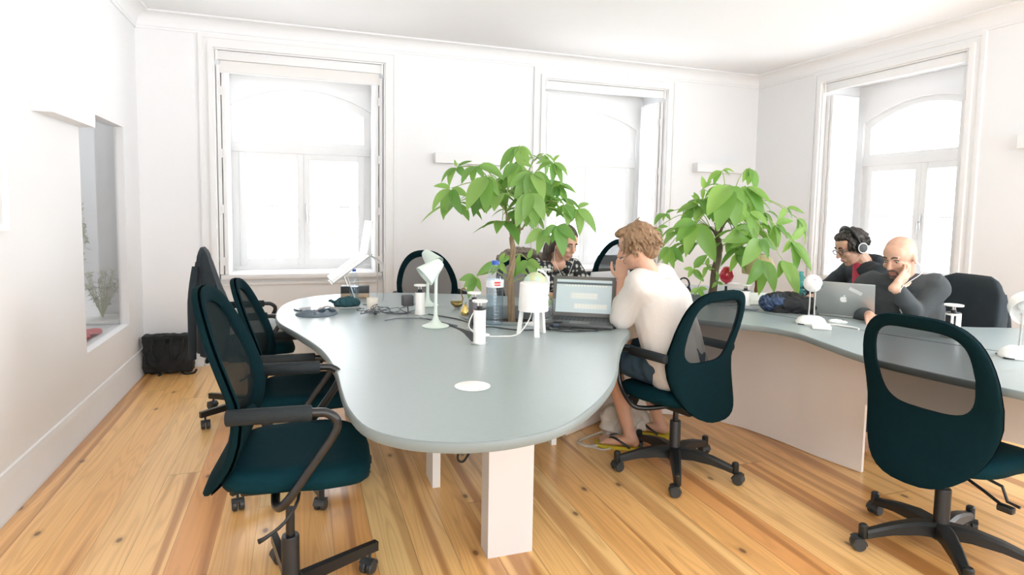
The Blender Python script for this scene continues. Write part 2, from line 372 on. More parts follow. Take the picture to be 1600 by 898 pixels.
def window(n, loc, rz):
    """local x along the wall, y outwards through the wall, z up; origin on the floor at the middle of the opening"""
    h = WIN/2
    e = bpy.data.objects.new('window_%d' % n, None); C.objects.link(e); e.location = loc; e.rotation_euler = (0, 0, rz); e['kind'] = 'structure'
    e['label'] = ('tall white window left of the far wall, above the silver laptop', 'tall white window in the far wall behind the seated woman', 'tall white window in the side wall behind the two men')[n-1]
    bm = B()                                   # moulded casing round the opening
    for o, d in ((.012, .035), (.085, .022)):
        t = .035 if o < .05 else .03
        for s in (-1, 1):
            box(bm, (min(s*(h+o), s*(h+o+t)), -d, 0), (max(s*(h+o), s*(h+o+t)), 0, WTOP+o+t))
        box(bm, (-h-o, -d, WTOP+o), (h+o, 0, WTOP+o+t))
    for s in (-1, 1): box(bm, (min(s*h, s*(h+.11)), -.014, 0), (max(s*h, s*(h+.11)), 0, WTOP+.11))
    box(bm, (-h, -.014, WTOP), (h, 0, WTOP+.11))
    obj('casing', bm, WOODW, e)
    bm = B(); box(bm, (-h, .09, 0), (h, .54, .70)); box(bm, (-h+.02, .07, .645), (h-.02, .09, .67), bev=.004); obj('apron', bm, WOODW, e)
    bm = B(); box(bm, (-h+.01, .035, .70), (h-.01, .52, .742), bev=.006); obj('sill', bm, WOODW, e)
    yw = .47; a = .60; n_ = 20
    arch = [(a*(1-2*i/n_), 2.20+.165*(1-(1-2*i/n_)**2)) for i in range(n_+1)]
    bm = B(); prism(bm, [(-h, 2.56), (-h, .742), (-a, .742), *[p for p in arch[::-1]], (a, .742), (h, .742), (h, 2.56)], 0, .1, Matrix(((1, 0, 0, 0), (0, 0, 1, yw-.03), (0, 1, 0, 0), (0, 0, 0, 1))))
    obj('arched_surround', bm, WOODW, e)
    bm = B()
    ins = [(x*.9, z-.05) for x, z in arch]
    mm = Matrix(((1, 0, 0, 0), (0, 0, 1, yw), (0, 1, 0, 0), (0, 0, 0, 1)))
    for i in range(n_): prism(bm, [arch[i], arch[i+1], ins[i+1], ins[i]], 0, .05, mm)
    for s in (-1, 1): box(bm, (min(s*a, s*a*.9), yw+.002, .742), (max(s*a, s*a*.9), yw+.048, 2.19))
    box(bm, (-a, yw-.02, 1.79), (a, yw+.06, 1.87), bev=.006); box(bm, (-a, yw-.005, 1.87), (a, yw+.05, 1.90))
    box(bm, (-a, yw-.01, .742), (a, yw+.05, .775))
    obj('frame', bm, WOODW, e)
    bm = B(); prism(bm, [*[(x*.905, z-.048) for x, z in arch], (-.54, 1.89), (.54, 1.89)], .022, .028, mm); obj('glass_pane', bm, GLASS, e)
    for s in (-1, 1):
        x0, x1 = (.0, .54) if s > 0 else (-.54, 0)
        bm = B(); t = .056
        box(bm, (x0, yw-.015, .775), (x0+t, yw+.03, 1.79), bev=.004); box(bm, (x1-t, yw-.015, .775), (x1, yw+.03, 1.79), bev=.004)
        box(bm, (x0+t, yw-.012, .775), (x1-t, yw+.03, .84)); box(bm, (x0+t, yw-.012, 1.735), (x1-t, yw+.03, 1.79))
        box(bm, (x0+t, yw+.003, 1.31), (x1-t, yw+.02, 1.322))
        sa = obj('sash', bm, WOODW, e)
        bm = B(); box(bm, (x0+t, yw+.008, .84), (x1-t, yw+.013, 1.735)); obj('glass_pane', bm, GLASS, sa)
    bm = B()
    box(bm, (.012, yw-.03, 1.2), (.03, yw-.015, 1.34), bev=.003); tube(bm, [(.02, yw-.03, 1.27), (.02, yw-.06, 1.27), (.02, yw-.06, 1.17)], .007); obj('handle', bm, STEEL, e)
    for s in (-1, 1):                          # folded shutters standing in the reveal
        bm = B()
        for k in (0, 1):
            x0 = s*(h-.006-.036*k); x1 = s*(h-.034-.036*k)
            box(bm, (min(x0, x1), .03+.012*k, .745), (max(x0, x1), .36, 2.44))
            for z0, z1 in ((.85, 1.5), (1.6, 2.32)):
                xx = x1 + s*-.004
                box(bm, (min(x1, xx), .07, z0), (max(x1, xx), .32, z1), bev=.003)
        for z in (.82, 1.25, 1.7, 2.2): box(bm, (min(s*(h-.03), s*(h-.046)), .022, z), (max(s*(h-.03), s*(h-.046)), .031, z+.07))
        obj('shutter', bm, WOODW, e)
    return e
window(1, (.025, YB, 0), 0); window(2, (2.865, YB, 0), 0); window(3, (XR, 3.91, 0), -PI/2)

# interior window in the left wall and the pale space behind it
e = bpy.data.objects.new('window_4', None); C.objects.link(e); e['kind'] = 'structure'; e['label'] = 'interior pane in the left wall looking into a pale grey space with plants'
GREYW = mat('pale_grey_paint', (.62, .63, .64), .9, var=.02)
bm = B(); box(bm, (XL-.052, 4.115, .44), (XL-.046, 5.05, 1.857)); obj('glass_pane', bm, GLASS, e)
bm = B()
X2, X1 = XL-1.5, XL-.06
for lo, hi in (((X2-.1, 3.3, .0), (X2, 7.4, 2.6)), ((X2, 3.2, 0), (X1, 3.3, 2.6)), ((X2, 7.4, 0), (X1, 7.5, 2.6)), ((X2-.1, 3.2, 2.6), (X1, 7.5, 2.7)), ((X2-.1, 3.2, .28), (X1, 7.5, .43)), ((X1-.23, 5.46, .43), (X1, 7.4, 2.6))): box(bm, lo, hi)
obj('light_well', bm, GREYW, e)
area('light_well_fill', (XL-.75, 5.9, 2.55), (0, 0, 0), .8, 1.8, 24)  # unseen fill lamp added to brighten the space behind the pane

def skirting(name, a, b, nrm):
    a, b, n = V(a), V(b), V(nrm); prof = [(0, 0), (.032, 0), (.032, .02), (.022, .035), (.02, .15), (.014, .17), (.009, .186), (0, .19)]
    bm = B(); rings_to(bm, [[p + n*x + V((0, 0, z)) for x, z in prof] for p in (a, b)]); struct(name, bm, WOODW)
skirting('baseboard_left', (XL, YF, 0), (XL, YB, 0), (1, 0, 0))
bm = B()
for i, (x0, x1) in enumerate(((XL, -.76), (.81, 2.08), (3.65, XR))):
    prof = [(0, 0), (.032, 0), (.032, .02), (.022, .035), (.02, .15), (.014, .17), (.009, .186), (0, .19)]
    rings_to(bm, [[V((x, YB-d, z)) for d, z in prof] for x in (x0, x1)])
struct('baseboard_back', bm, WOODW)
bm = B()
for y0, y1 in ((YF, 3.12), (4.70, YB)): rings_to(bm, [[V((XR-d, y, z)) for d, z in prof] for y in (y0, y1)])
struct('baseboard_right', bm, WOODW)
def cornice(n, a, b, nrm):
    a, b, nn = V(a), V(b), V(nrm); q = [(0, -.12), (.012, -.12), (.014, -.105)] + [(.02+.08*(1-math.cos(t)), -.1+.085*math.sin(t)) for t in [PI/2*i/6 for i in range(7)]] + [(.115, -.012), (.115, 0), (0, 0)]
    bm = B(); rings_to(bm, [[p + nn*x + V((0, 0, ZC+z)) for x, z in q] for p in (a, b)]); struct('trim_%d' % n, bm, CEILM)
cornice(1, (XL, YF, 0), (XL, YB, 0), (1, 0, 0)); cornice(2, (XL, YB, 0), (XR, YB, 0), (0, -1, 0)); cornice(3, (XR, YF, 0), (XR, YB, 0), (-1, 0, 0))

# outside: pale trees across the street
FOL = leaf_material('sunlit_foliage', (.30, .36, .22), (.40, .46, .30))
for i, (x, y, z, r) in enumerate(((-.75, 11.5, -.1, .75), (.75, 11.6, .35, .75), (4.4, 12.5, -.4, .9))):
    t = thing('street_tree', ('pale leafy tree outside, low in the left window', 'pale leafy tree outside behind the silver laptop screen', 'pale leafy tree outside the far window behind the woman')[i], 'tree', (x, y, -4), 0)
    bm = B()
    for k in range(900):
        d = V((random.gauss(0, 1), random.gauss(0, 1), random.gauss(0, 1))).normalized()*r*random.uniform(.45, 1.05)*(1+.4*noise.noise(V((x+k % 7, k % 5, 1))))
        c = V((0, 0, z+4)) + d; q = Quaternion((random.random()-.5, random.random()-.5, random.random()-.5, random.random()-.5)).normalized()
        s = random.uniform(.04, .085)
        bm.faces.new([bm.verts.new(c + q @ V(p)*s) for p in ((-1, 0, 0), (0, -.5, .1), (1, 0, 0), (0, .5, .1))])
    obj('foliage', bm, FOL, t)
    bm = B(); tube(bm, [(0, 0, 0), (.1, 0, 2), (0, 0, z+4)], [.14, .09, .04]); obj('trunk', bm, BARK, t)

# ------------------------------------------------------------------ things on the walls
def wall_lamp(loc, rz, label):
    t = thing('wall_lamp', label, 'wall lamp', loc, rz, 'white box wall lamps')   # local x along wall, -y into the room
    bm = B(); L = .62
    box(bm, (-L/2, -.085, -.03), (L/2, -.077, .06)); box(bm, (-L/2, -.077, -.03), (L/2, 0, -.02)); box(bm, (-L/2, -.006, -.02), (L/2, 0, .06)); obj('shade', bm, WOODW, t)
    for s in (-1, 1):
        bm = B(); box(bm, (s*L/2-.006, -.086, -.031), (s*L/2+.006, 0, .061), bev=.002); obj('end_cap', bm, WOODW, t)
    bm = B(); tube(bm, [(-L/2+.03, -.04, .035), (L/2-.03, -.04, .035)], .012); obj('tube_bulb', bm, mat('frosted_tube', (.85, .85, .83), .3), t)
wall_lamp((XL, 3.79, 1.775), PI/2, 'white box wall lamp on the left wall beside the interior window')
wall_lamp((1.45, YB, 1.755), 0, 'white box wall lamp on the far wall behind the taller plant')
wall_lamp((4.2, YB, 1.775), 0, 'white box wall lamp near the far corner above the bushier plant')
wall_lamp((XR, 2.52, 1.82), -PI/2, 'white box wall lamp at the edge of the side wall past its window')
def blind(loc, rz, drop, label):
    t = thing('roller_blind', label, 'roller blind', loc, rz)
    h = WIN/2-.004
    bm = B(); box(bm, (-h, .0, -.075), (h, .028, -.002), bev=.004); obj('cassette', bm, WOODW, t)
    if drop:
        bm = B(); box(bm, (-h+.03, .03, -drop), (h-.03, .033, -.01)); obj('shade_fabric', bm, mat('blind_cloth', (.80, .785, .76), .9, var=.02), t)
        bm = B(); tube(bm, [(-h+.03, .032, -drop), (h-.03, .032, -drop)], .008); obj('bottom_bar', bm, WOODW, t)
    for s in (-1, 1):
        bm = B(); box(bm, (s*h-.02 if s > 0 else -h, -.012, -.085), (h if s > 0 else -h+.02, .0, -.0), bev=.003); obj('bracket', bm, WHITEP, t)
blind((.025, YB+.002, WTOP), 0, .165, 'cream roller blind rolled up at the top of the left window')
blind((2.865, YB+.002, WTOP), 0, 0, 'white roller blind cassette atop the window behind the woman')
blind((XR+.002, 3.91, WTOP), -PI/2, 0, 'white roller blind cassette atop the window behind the two men')
t = thing('picture_frame', 'white framed board hung on the left wall at the picture edge', 'picture', (XL, 2.72, 1.62))
bm = B()
for lo, hi in (((0, -.42, -.425), (.02, .42, -.395)), ((0, -.42, .395), (.02, .42, .425)), ((0, -.42, -.395), (.02, -.39, .395)), ((0, .39, -.395), (.02, .42, .395))): box(bm, lo, hi)
obj('frame', bm, WOODW, t)
bm = B(); box(bm, (0, -.39, -.395), (.008, .39, .395)); obj('print_sheet', bm, mat('grey_sheet', (.7, .7, .7), .4), t)

# plants behind the interior window
def sprig(name, label, loc, n, h, spread, col, down=False):
    t = thing(name, label, 'plant', loc)
    bm = B(); st = B()
    for k in range(n):
        a = random.uniform(0, 2*PI); top = V((math.cos(a)*spread*random.uniform(.3, 1), math.sin(a)*spread*random.uniform(.3, 1), h*random.uniform(.6, 1)*(-1 if down else 1)))
        P = spline([(0, 0, 0), top*.5+V((0, 0, .08*h)), top], 5); tube(st, P, [.004, .002], 5)
        for p in P[3:]:
            for _ in range(3):
                d = V((random.gauss(0, 1), random.gauss(0, 1), random.gauss(0, .5))).normalized(); u, v = frame_of(d); s = random.uniform(.03, .055)
                bm.faces.new([bm.verts.new(p + d*s*x + u*s*y) for x, y in ((0, 0), (.5, -.28), (1.1, 0), (.5, .28))])
    obj('foliage', bm, col, t); obj('stem', st, STALK, t); return t
GL = leaf_material('greyed_leaf', (.22, .25, .18), (.36, .38, .28))
sprig('leafy_plant', 'bushy pale plant low behind the interior window', (-1.42, 5.28, .46), 16, .36, .17, GL)
sprig('trailing_plant', 'trailing pale plant high behind the interior window edge', (-1.55, 5.2, 1.42), 10, .6, .12, GL, True)
t = thing('planting_trough', 'white trough on the ledge behind the interior window', 'planter', (-1.43, 5.28, .43))
bm = B(); box(bm, (-.15, -.16, 0), (.15, .16, .03), bev=.01); obj('body', bm, WHITEP, t)
bm = B()
for k in range(40): sphere(bm, (random.uniform(-.06, .05), random.uniform(-.25, .25), random.uniform(.012, .03)), (.045, .05, .014), seg=8)
tag(obj('red_petals', bm, mat('red_petal', (.5, .08, .09), .7), None), 'scatter of red petals on the ledge behind the interior window', 'petals', kind='stuff').location = (-1.36, 4.55, .43)
# ------------------------------------------------------------------ the big curved table
ZT = .73
OUT = [(-.13, 3.57), (-.11, 3.27), (-.02, 2.96), (.075, 2.60), (.115, 2.25), (.12, 1.99), (.13, 1.79), (.165, 1.63), (.24, 1.53), (.33, 1.475), (.42, 1.45), (.52, 1.45), (.65, 1.485), (.78, 1.58), (.93, 1.735), (1.07, 1.92), (1.25, 2.22), (1.39, 2.43), (1.53, 2.62), (1.57, 2.78), (1.66, 2.91), (1.82, 2.95), (2.0, 2.88), (2.19, 2.66), (2.30, 2.52), (2.33, 2.35), (2.28, 2.12), (2.235, 1.90), (2.25, 1.68), (2.30, 1.44), (2.36, 1.22), (2.50, .98), (2.85, .85), (3.3, .92), (3.62, 1.25), (3.74, 1.7), (3.66, 2.12), (3.40, 2.25), (3.20, 2.40), (3.12, 2.65), (3.16, 2.9), (3.25, 3.1), (3.22, 3.38), (3.30, 3.7), (3.18, 4.05), (2.85, 4.3), (2.45, 4.25), (2.2, 4.02), (2.0, 3.78), (1.78, 3.68), (1.52, 3.73), (1.28, 3.93), (.98, 4.09), (.62, 4.22), (.28, 4.25), (.04, 4.14), (-.09, 3.9)]
outline = spline([(*p, 0) for p in OUT], 4, True)
HOLES = [(1.12, 3.18, .29), (2.62, 3.43, .24)]
t = thing('curved_table', 'large wavy grey table with white panels, filling the middle of the room', 'table', (.6, 2.1, 0))
bm = B()
def slab_faces(bm, z):
    es = []; loops = []
    for L in [[V((p.x, p.y, z)) for p in outline]] + [[V((x+r*math.cos(a), y+r*math.sin(a), z)) for a in [2*PI*k/40 for k in range(40)]] for x, y, r in HOLES]:
        vs = [bm.verts.new(p) for p in L]; loops.append(vs)
        es += [bm.edges.new((vs[i], vs[(i+1) % len(vs)])) for i in range(len(vs))]
    bmesh.ops.triangle_fill(bm, use_beauty=True, use_dissolve=False, edges=es)
    return loops
top = slab_faces(bm, ZT)
bot = slab_faces(bm, ZT-.03)
for f in bm.faces: f.material_index = 0
for a, b in zip(top, bot):
    n = len(a)
    for i in range(n):
        f = bm.faces.new((a[i], a[(i+1) % n], b[(i+1) % n], b[i])); f.material_index = 1
obj('tabletop', bm, [TABLE, EDGE], t, world=True)
bm = B()                                           # rounded edge strip
rings = []; n = len(outline)
for i, p in enumerate(outline):
    d = (outline[(i+1) % n]-outline[i-1]).normalized(); o = V((d.y, -d.x, 0))
    if i == 0 and (V((1.5, 2.2, 0))-p).dot(o) > 0: flip = -1
    elif i == 0: flip = 1
    rings.append([V((p.x, p.y, 0)) + o*flip*x + V((0, 0, z)) for x, z in ((.0, ZT-.0005), (.004, ZT-.003), (.0065, ZT-.009), (.0065, ZT-.023), (.003, ZT-.0295), (0, ZT-.030))])
rings_to(bm, rings, closed=True); obj('edge_strip', bm, EDGE, t, world=True)
bm = B(); box(bm, (.655, 2.108, 0), (.835, 2.20, .70)); obj('pillar', bm, mat('white_laminate', (.66, .645, .64), .5, var=.02), t, world=True)
bm = B(); box(bm, (.575, 2.745, 0), (.612, 2.90, .70)); obj('leg', bm, WHITEP, t, world=True)
def panel(name, pts, z0, z1, th=.022):
    P = spline([(*p, 0) for p in pts], 6); bm = B(); n = len(P); rings = []
    for i, p in enumerate(P):
        d = (P[min(i+1, n-1)]-P[max(i-1, 0)]).normalized(); o = V((d.y, -d.x, 0))*th/2
        rings.append([p+o+V((0, 0, z0)), p-o+V((0, 0, z0)), p-o+V((0, 0, z1)), p+o+V((0, 0, z1))])
    rings_to(bm, rings); return obj(name, bm, PANELW, t, world=True)
panel('modesty_panel', [(1.45, 3.18), (1.6, 3.26), (1.8, 3.36), (2.0, 3.40), (2.2, 3.37), (2.42, 3.22), (2.56, 3.0), (2.63, 2.72), (2.66, 2.5), (2.715, 2.27)], .004, .70)
panel('modesty_panel', [(2.715, 2.27), (2.79, 2.05), (2.86, 1.8), (2.92, 1.5), (2.96, 1.2)], .36, .70)
bm = B(); box(bm, (1.32, 3.07, 0), (1.35, 3.2, .70)); obj('leg', bm, WHITEP, t, world=True)
bm = B(); box(bm, (2.9, 1.1, 0), (3.05, 1.2, .70)); obj('leg', bm, WHITEP, t, world=True)
bm = B(); box(bm, (.0, 3.55, 0), (.09, 3.65, .70)); obj('leg', bm, WHITEP, t, world=True)
bm = B(); box(bm, (.25, 3.9, 0), (1.0, 3.93, .70)); obj('modesty_panel', bm, PANELW, t, world=True)
bm = B()
def strip(bm, pts, wd, z=ZT, h=.0009):
    P = spline([(*p, 0) for p in pts], 5); n = len(P)
    def wid(i):
        s = i/(n-1)*(len(wd)-1); k = min(int(s), len(wd)-2); return wd[k]+(wd[k+1]-wd[k])*(s-k)
    rings = []
    for i, p in enumerate(P):
        d = (P[min(i+1, n-1)]-P[max(i-1, 0)]).normalized(); o = V((d.y, -d.x, 0))*wid(i)/2
        rings.append([p+o+V((0, 0, z-.002)), p-o+V((0, 0, z-.002)), p-o+V((0, 0, z+h)), p+o+V((0, 0, z+h))])
    rings_to(bm, rings)
strip(bm, [(.60, 3.24), (.655, 3.1), (.71, 2.95), (.742, 2.82), (.75, 2.70), (.738, 2.58)], [.004, .006, .012, .035, .06, .05])
obj('cable_slot', bm, DARKGAP, t, world=True); bm = B()
strip(bm, [(2.55, 3.1), (2.64, 2.75), (2.68, 2.52), (2.74, 2.26), (2.84, 1.98), (2.93, 1.75), (2.98, 1.4)], [.006, .006])
obj('cable_slot', bm, DARKGAP, t, world=True)
bm = B(); lathe(bm, [(0, 0), (.058, 0), (.06, .0006), (.058, .0012), (0, .0012)], 32)
s = tag(obj('round_sticker', bm, WHITEP), 'round white sticker on the near rounded end of the grey table', 'sticker'); s.location = (.535, 1.92, ZT+.0006)
bm = B()
for x0, y0, L in ((-.03, .012, .05), (-.035, -.004, .07), (-.025, -.018, .04)): box(bm, (x0, y0, 0), (x0+L, y0+.003, .0004))
obj('faint_lettering', bm, mat('pale_grey_ink', (.70, .70, .69), .5), s).location = (0, 0, .0012)
bm = B(); tube(bm, [(.79, 2.72, .70), (.77, 2.71, .45), (.70, 2.72, .2), (.70, 2.75, .12), (.75, 2.8, .10), (.8, 2.86, .2), (.82, 2.9, .70)], .006, 6, 6)
tag(obj('hanging_cable', bm, CORD), 'black cable looping down under the table behind the white pillar', 'cable')

# ------------------------------------------------------------------ swivel chairs
def back_x(y, z):                                  # S-shaped back, z measured from the bottom edge (0 .. .63)
    v = z/.63
    x = -.195 - .055*math.exp(-((v+.02)/.16)**2) + .03*math.exp(-((v-.42)/.22)**2) - .15*max(0, v-.42)**1.4
    return x + .10*(abs(y)/.23)**2.2*.34
def egg(tall, n=44):
    pts = []
    for k in range(n):
        a = 2*PI*k/n; c, s = math.cos(a), math.sin(a); e = 2/((2.5 if tall else 3.4) if s > 0 else 2.5)
        y = math.copysign(abs(c)**e, c); z = math.copysign(abs(s)**e, s); zz = .33+(.30 if s > 0 else .33)*z
        pts.append((y*.240*(1 - (.12 if tall else .07)*max(0, (zz-.40)/.23)), zz))
    return pts
def win_loop(tall, n=44):
    pts = []
    for k in range(n):
        a = 2*PI*k/n; c, s = math.cos(a), math.sin(a); e = 2/(4.0 if not tall else 2.6)
        y = math.copysign(abs(c)**e, c); z = math.copysign(abs(s)**e, s)
        zz = (.365+.215*z) if tall else (.425+.155*z)
        pts.append((y*((.200 if tall else .178) - .014*max(0, -z) - (.035 if tall else .012)*max(0, z)), zz))
    return pts
def make_chair(name, label, style, arms, mesh, low=0):
    """local +x is the way the sitter faces; origin on the floor under the gas column; seat top at .48"""
    t = thing(name, label, 'office chair'); zs = .48
    tall = style == 'steel'; mid = .365 if tall else .425
    outer, inner = egg(tall), win_loop(tall); n = len(outer); zb = zs-.12-low
    def P(y, z, off): return V((back_x(y, z)+off, y, zb+z))
    bm = B(); loops = []
    prof = [(0, -.0), (0, -.010), (.06, -.017), (.3, -.018), (.75, -.016), (1, -.010), (1, .004), (.75, .012), (.3, .015), (.06, .014), (0, .008)]
    rings = []
    for f, off in prof:
        rings.append([P(o[0]+(i[0]-o[0])*f, o[1]+(i[1]-o[1])*f, off) for o, i in zip(outer, inner)])
    vs = rings_to(bm, rings, False, False); 
    obj('backrest', bm, FABRIC, t, 60)
    bm = B(); rings = [[P(i[0]*f*1.03, mid+(i[1]-mid)*f*1.03, -.004) for i in inner] for f in (1, .75, .5, .25, .05)]
    rings_to(bm, rings, False, True); obj('mesh_panel', bm, mesh, t, 180)
    bm = B()
    rings = [[P(.165*f*math.cos(a), .165+.075*f*math.sin(a), .022+.022*math.sqrt(max(0, 1-f*f))) for a in [2*PI*k/28 for k in range(28)]] for f in (1, .9, .7, .4, .05)]
    rings_to(bm, rings); obj('lumbar_pad', bm, FABRIC, t, 60)
    # seat cushion
    bm = B(); rings = []
    def srr(f, z, dz=0):
        r = []
        for k in range(40):
            a = 2*PI*k/40; c, s = math.cos(a), math.sin(a); e = 2/3.4
            x = math.copysign(abs(c)**e, c)*.222*f; y = math.copysign(abs(s)**e, s)*.238*f*(1-.05*(x < 0))
            w = max(0, (x-.10)/.135); r.append(V((x+.030, y, z - .028*w*w + dz*(abs(y)/.23)**2)))
        return r
    for f, z in ((.3, -.064), (.90, -.062), (.97, -.055), (1.0, -.038), (1.0, -.025), (.97, -.008), (.90, .003), (.7, .004), (.4, -.004), (.1, -.006)): rings.append(srr(f, zs+z, .004))
    rings_to(bm, rings); obj('seat', bm, SEATF, t, 60)
    bm = B(); box(bm, (-.14, -.07, zs-.125), (.12, .07, zs-.078), bev=.012)
    P2 = [V((back_x(0, .06)+.035, 0, zb+.07)), V((-.17, 0, zs-.10)), V((-.1, 0, zs-.105))]
    for s in (-.045, .045): tube(bm, [p+V((0, s, 0)) for p in P2], .013, 8, 4)
    obj('tilt_mechanism', bm, BLACKM if style == 'steel' else BLACKP, t)
    bm = B()
    if style == 'steel': tube(bm, [(.03, -.06, zs-.10), (.035, -.13, zs-.12), (.0, -.16, zs-.17), (-.05, -.18, zs-.20), (-.07, -.19, zs-.205)], [.005, .005, .005, .008], 6, 3)
    else:
      tube(bm, [(-.02, -.06, zs-.10), (-.03, -.15, zs-.13), (-.05, -.22, zs-.15)], .006); box(bm, (-.075, -.26, zs-.165), (-.045, -.21, zs-.14), bev=.006)
      tube(bm, [(.05, -.06, zs-.10), (.05, -.17, zs-.12), (.05, -.19, zs-.17), (.05, -.23, zs-.175)], .006, 8)
    obj('lever', bm, BLACKP, t)
    bm = B(); lathe(bm, [(.014, zs-.13), (.014, .25)], 16); lathe(bm, [(.026, .26), (.028, .255), (.028, .07), (.03, .065)], 20); obj('gas_column', bm, BLACKM, t)
    for s in arms:
        y = s*.252
        bm = B()
        if style == 'steel':
            tube(bm, [(-.03, s*.10, zs-.09), (-.02, s*.20, zs-.095), (.01, y, zs-.07), (.075, y, zs+.02), (.14, y, zs+.115), (.152, y, zs+.155), (.13, y, zs+.18), (.085, y, zs+.187), (-.12, y, zs+.187)], .013, 10, 5)
        else:
            tube(bm, [(-.03, s*.10, zs-.09), (.03, s*.20, zs-.10), (.07, y, zs-.08), (.15, y, zs-.0), (.17, y, zs+.12), (.165, y, zs+.165), (.13, y, zs+.185), (.08, y, zs+.187), (-.12, y, zs+.187)], .012, 10, 5)
        a = obj('armrest', bm, BLACKM, t, 60)
        bm = B(); x0 = .085
        tube(bm, [(x0, y, zs+.187), (x0-.004, y, zs+.187), (x0-.221, y, zs+.187), (x0-.225, y, zs+.187)], [.017, .0225, .0225, .0225, .0225, .017], 16)
        obj('arm_pad', bm, GREYP, a, 60)
    bm = B(); lathe(bm, [(.03, .125), (.04, .115), (.043, .07), (.036, .06)], 20); obj('base_hub', bm, BLACKM if style == 'steel' else BLACKP, t)
    R = .30
    for k in range(5):
        q = Matrix.Rotation(2*PI*k/5, 4, 'Z'); bm = B()
        if style == 'steel':
            rings_to(bm, [[q @ V((x, y*wd, z)) for y, z in ((-1, z0), (1, z0), (1, z1), (-1, z1))] for x, wd, z0, z1 in ((.02, .015, .078, .118), (R-.03, .012, .072, .108), (R+.035, .0115, .07, .104))])
        else:
            pr_ = [(.02, .07, .125, .030), (.10, .078, .128, .026), (.19, .073, .112, .022), (.25, .062, .095, .019), (R-.01, .052, .084, .017)]
            rings_to(bm, [[q @ V((x, y*wd, z)) for y, z in ((-1, z0), (1, z0), (1, z1-.01), (.6, z1), (-.6, z1), (-1, z1-.01))] for x, z0, z1, wd in pr_])
            lathe(bm, [(.013, .048), (.017, .055), (.017, .10), (.012, .106)], 12, q @ V((R, 0, 0)))
        lg = obj('base_leg', bm, BLACKM if style == 'steel' else BLACKP, t)
        bm = B(); aa = q @ Matrix.Translation((R+.005, 0, .0255)) @ Matrix.Rotation(k*1.3+.4, 4, 'Z')
        for s in (-1, 1):
            lathe(bm, [(.006, -.0115), (.021, -.0115), (.0255, -.007), (.0255, .007), (.021, .0115), (.006, .0115)], 18, m=aa.to_3x3() @ Matrix.Rotation(PI/2, 3, 'X'), c=aa @ V((-.012, s*.0135, 0)))
        rr = []
        for j in range(9):
            an = PI*.02+PI*.75*j/8; rr.append([aa @ V((-.012+math.cos(an)*.029, y, math.sin(an)*.029)) for y in (-.025, .025)] + [aa @ V((-.012+math.cos(an)*.024, y, math.sin(an)*.024)) for y in (.025, -.025)])
        rings_to(bm, rr)
        tube(bm, [aa @ V((-.003, 0, .01)), aa @ V((0, 0, .045))], .006)
        obj('caster', bm, CASTER, lg)
    return t
A_ = math.radians
def raise_seat(t, dz):                             # the height setting of one chair
    for c in t.children:
        if not (c.name.startswith('base') or c.name.startswith('gas')): c.location.z += dz
    return t
G1 = 'black mesh office chairs'
steel = make_chair('office_chair', 'nearest black mesh chair on the left, armrests level with the table', 'steel', (-1, 1), MESHD)
steel.location = (-.043, 2.015, 0); steel.rotation_euler = (0, 0, A_(-4))
chB = dup(steel, (-.02, 2.97, 0), A_(-3), 'second black mesh chair at the left table edge, between two others')
chC = dup(steel, (-.30, 4.08, 0), A_(5), 'black office chair with a dark jacket hung over its back, near the corner')
raise_seat(steel, .075)
for c in steel.children:
    if c.name.split('.')[0] in ('backrest', 'mesh_panel', 'lumbar_pad'): c.location = (.02, 0, .085)
for c, r in ((steel, 33), (chB, 1), (chC, -5)): 
    for k in c.children:
        if k.name.startswith('base'): k.rotation_euler = (0, 0, A_(r))
chD = dup(steel, (.93, 4.50, 0), A_(-86), 'black mesh chair facing us beyond the far edge of the table')
for c in chD.children:
    c.location.z = 0
    if c.name.startswith('mesh'): c.material_slots[0].link = 'OBJECT'; c.material_slots[0].material = MESHF
plastic = make_chair('office_chair', 'empty black mesh chair in front on the right, seen from behind', 'plastic', (), MESHF)
plastic.location = (2.37, 1.62, 0); plastic.rotation_euler = (0, 0, A_(7))
chH = make_chair('office_chair', 'black mesh chair under the blond person in the pale sweater', 'plastic', (1, -1), MESHF)
chH.location = (1.80, 2.59, 0); chH.rotation_euler = (0, 0, A_(106)); raise_seat(chH, -.03); raise_seat(plastic, -.03)
for c, r in ((chH, 61), (plastic, 8.5)):
    for k in c.children:
        if k.name.startswith('base'): k.rotation_euler = (0, 0, A_(r))
chE = dup(chH, (1.62, 4.12, 0), A_(-82), 'office chair behind the woman in the patterned top')
chF = dup(steel, (2.50, 4.78, 0), A_(196), 'grey framed mesh chair far back under the middle window')
chI = dup(chH, (3.47, 2.5, 0), A_(172), 'chair with a black jacket hung on it behind the bald man')
chJ = dup(chH, (3.80, 3.28, 0), A_(175), 'chair under the man wearing headphones')
# ------------------------------------------------------------------ things on and around the table
Z0 = ZT + .001
def socket_tower(x, y, label, h=.15, cap=True, body=None, r=.027):
    t = thing('socket_tower', label, 'socket tower', (x, y, Z0), 0, 'pop-up socket towers')
    bm = B(); lathe(bm, [(r+.010, 0), (r+.010, .003), (r+.002, .004), (r, .004)], 28); obj('collar', bm, STEEL, t)
    bm = B(); lathe(bm, [(r, .003), (r, h-.003), (r-.002, h)], 28); obj('body', bm, body or WHITEP, t)
    bm = B(); lathe(bm, [(r-.0015, h), (r-.0015, h+.003), (.012, h+.003), (.012, h+.016)], 20); obj('neck', bm, BLACKP, t)
    bm = B()
    for s in (-1, 1): tube(bm, [(s*.007, 0, h+.014), (s*.007, 0, h+.034)], .0045, 10)
    obj('post', bm, CHROME, t)
    bm = B(); lathe(bm, [(.012, h+.033), (r+.006, h+.034), (r+.0075, h+.038), (r+.006, h+.042), (0, h+.0425)], 28); obj('lid', bm, WHITEP, t)
    return t
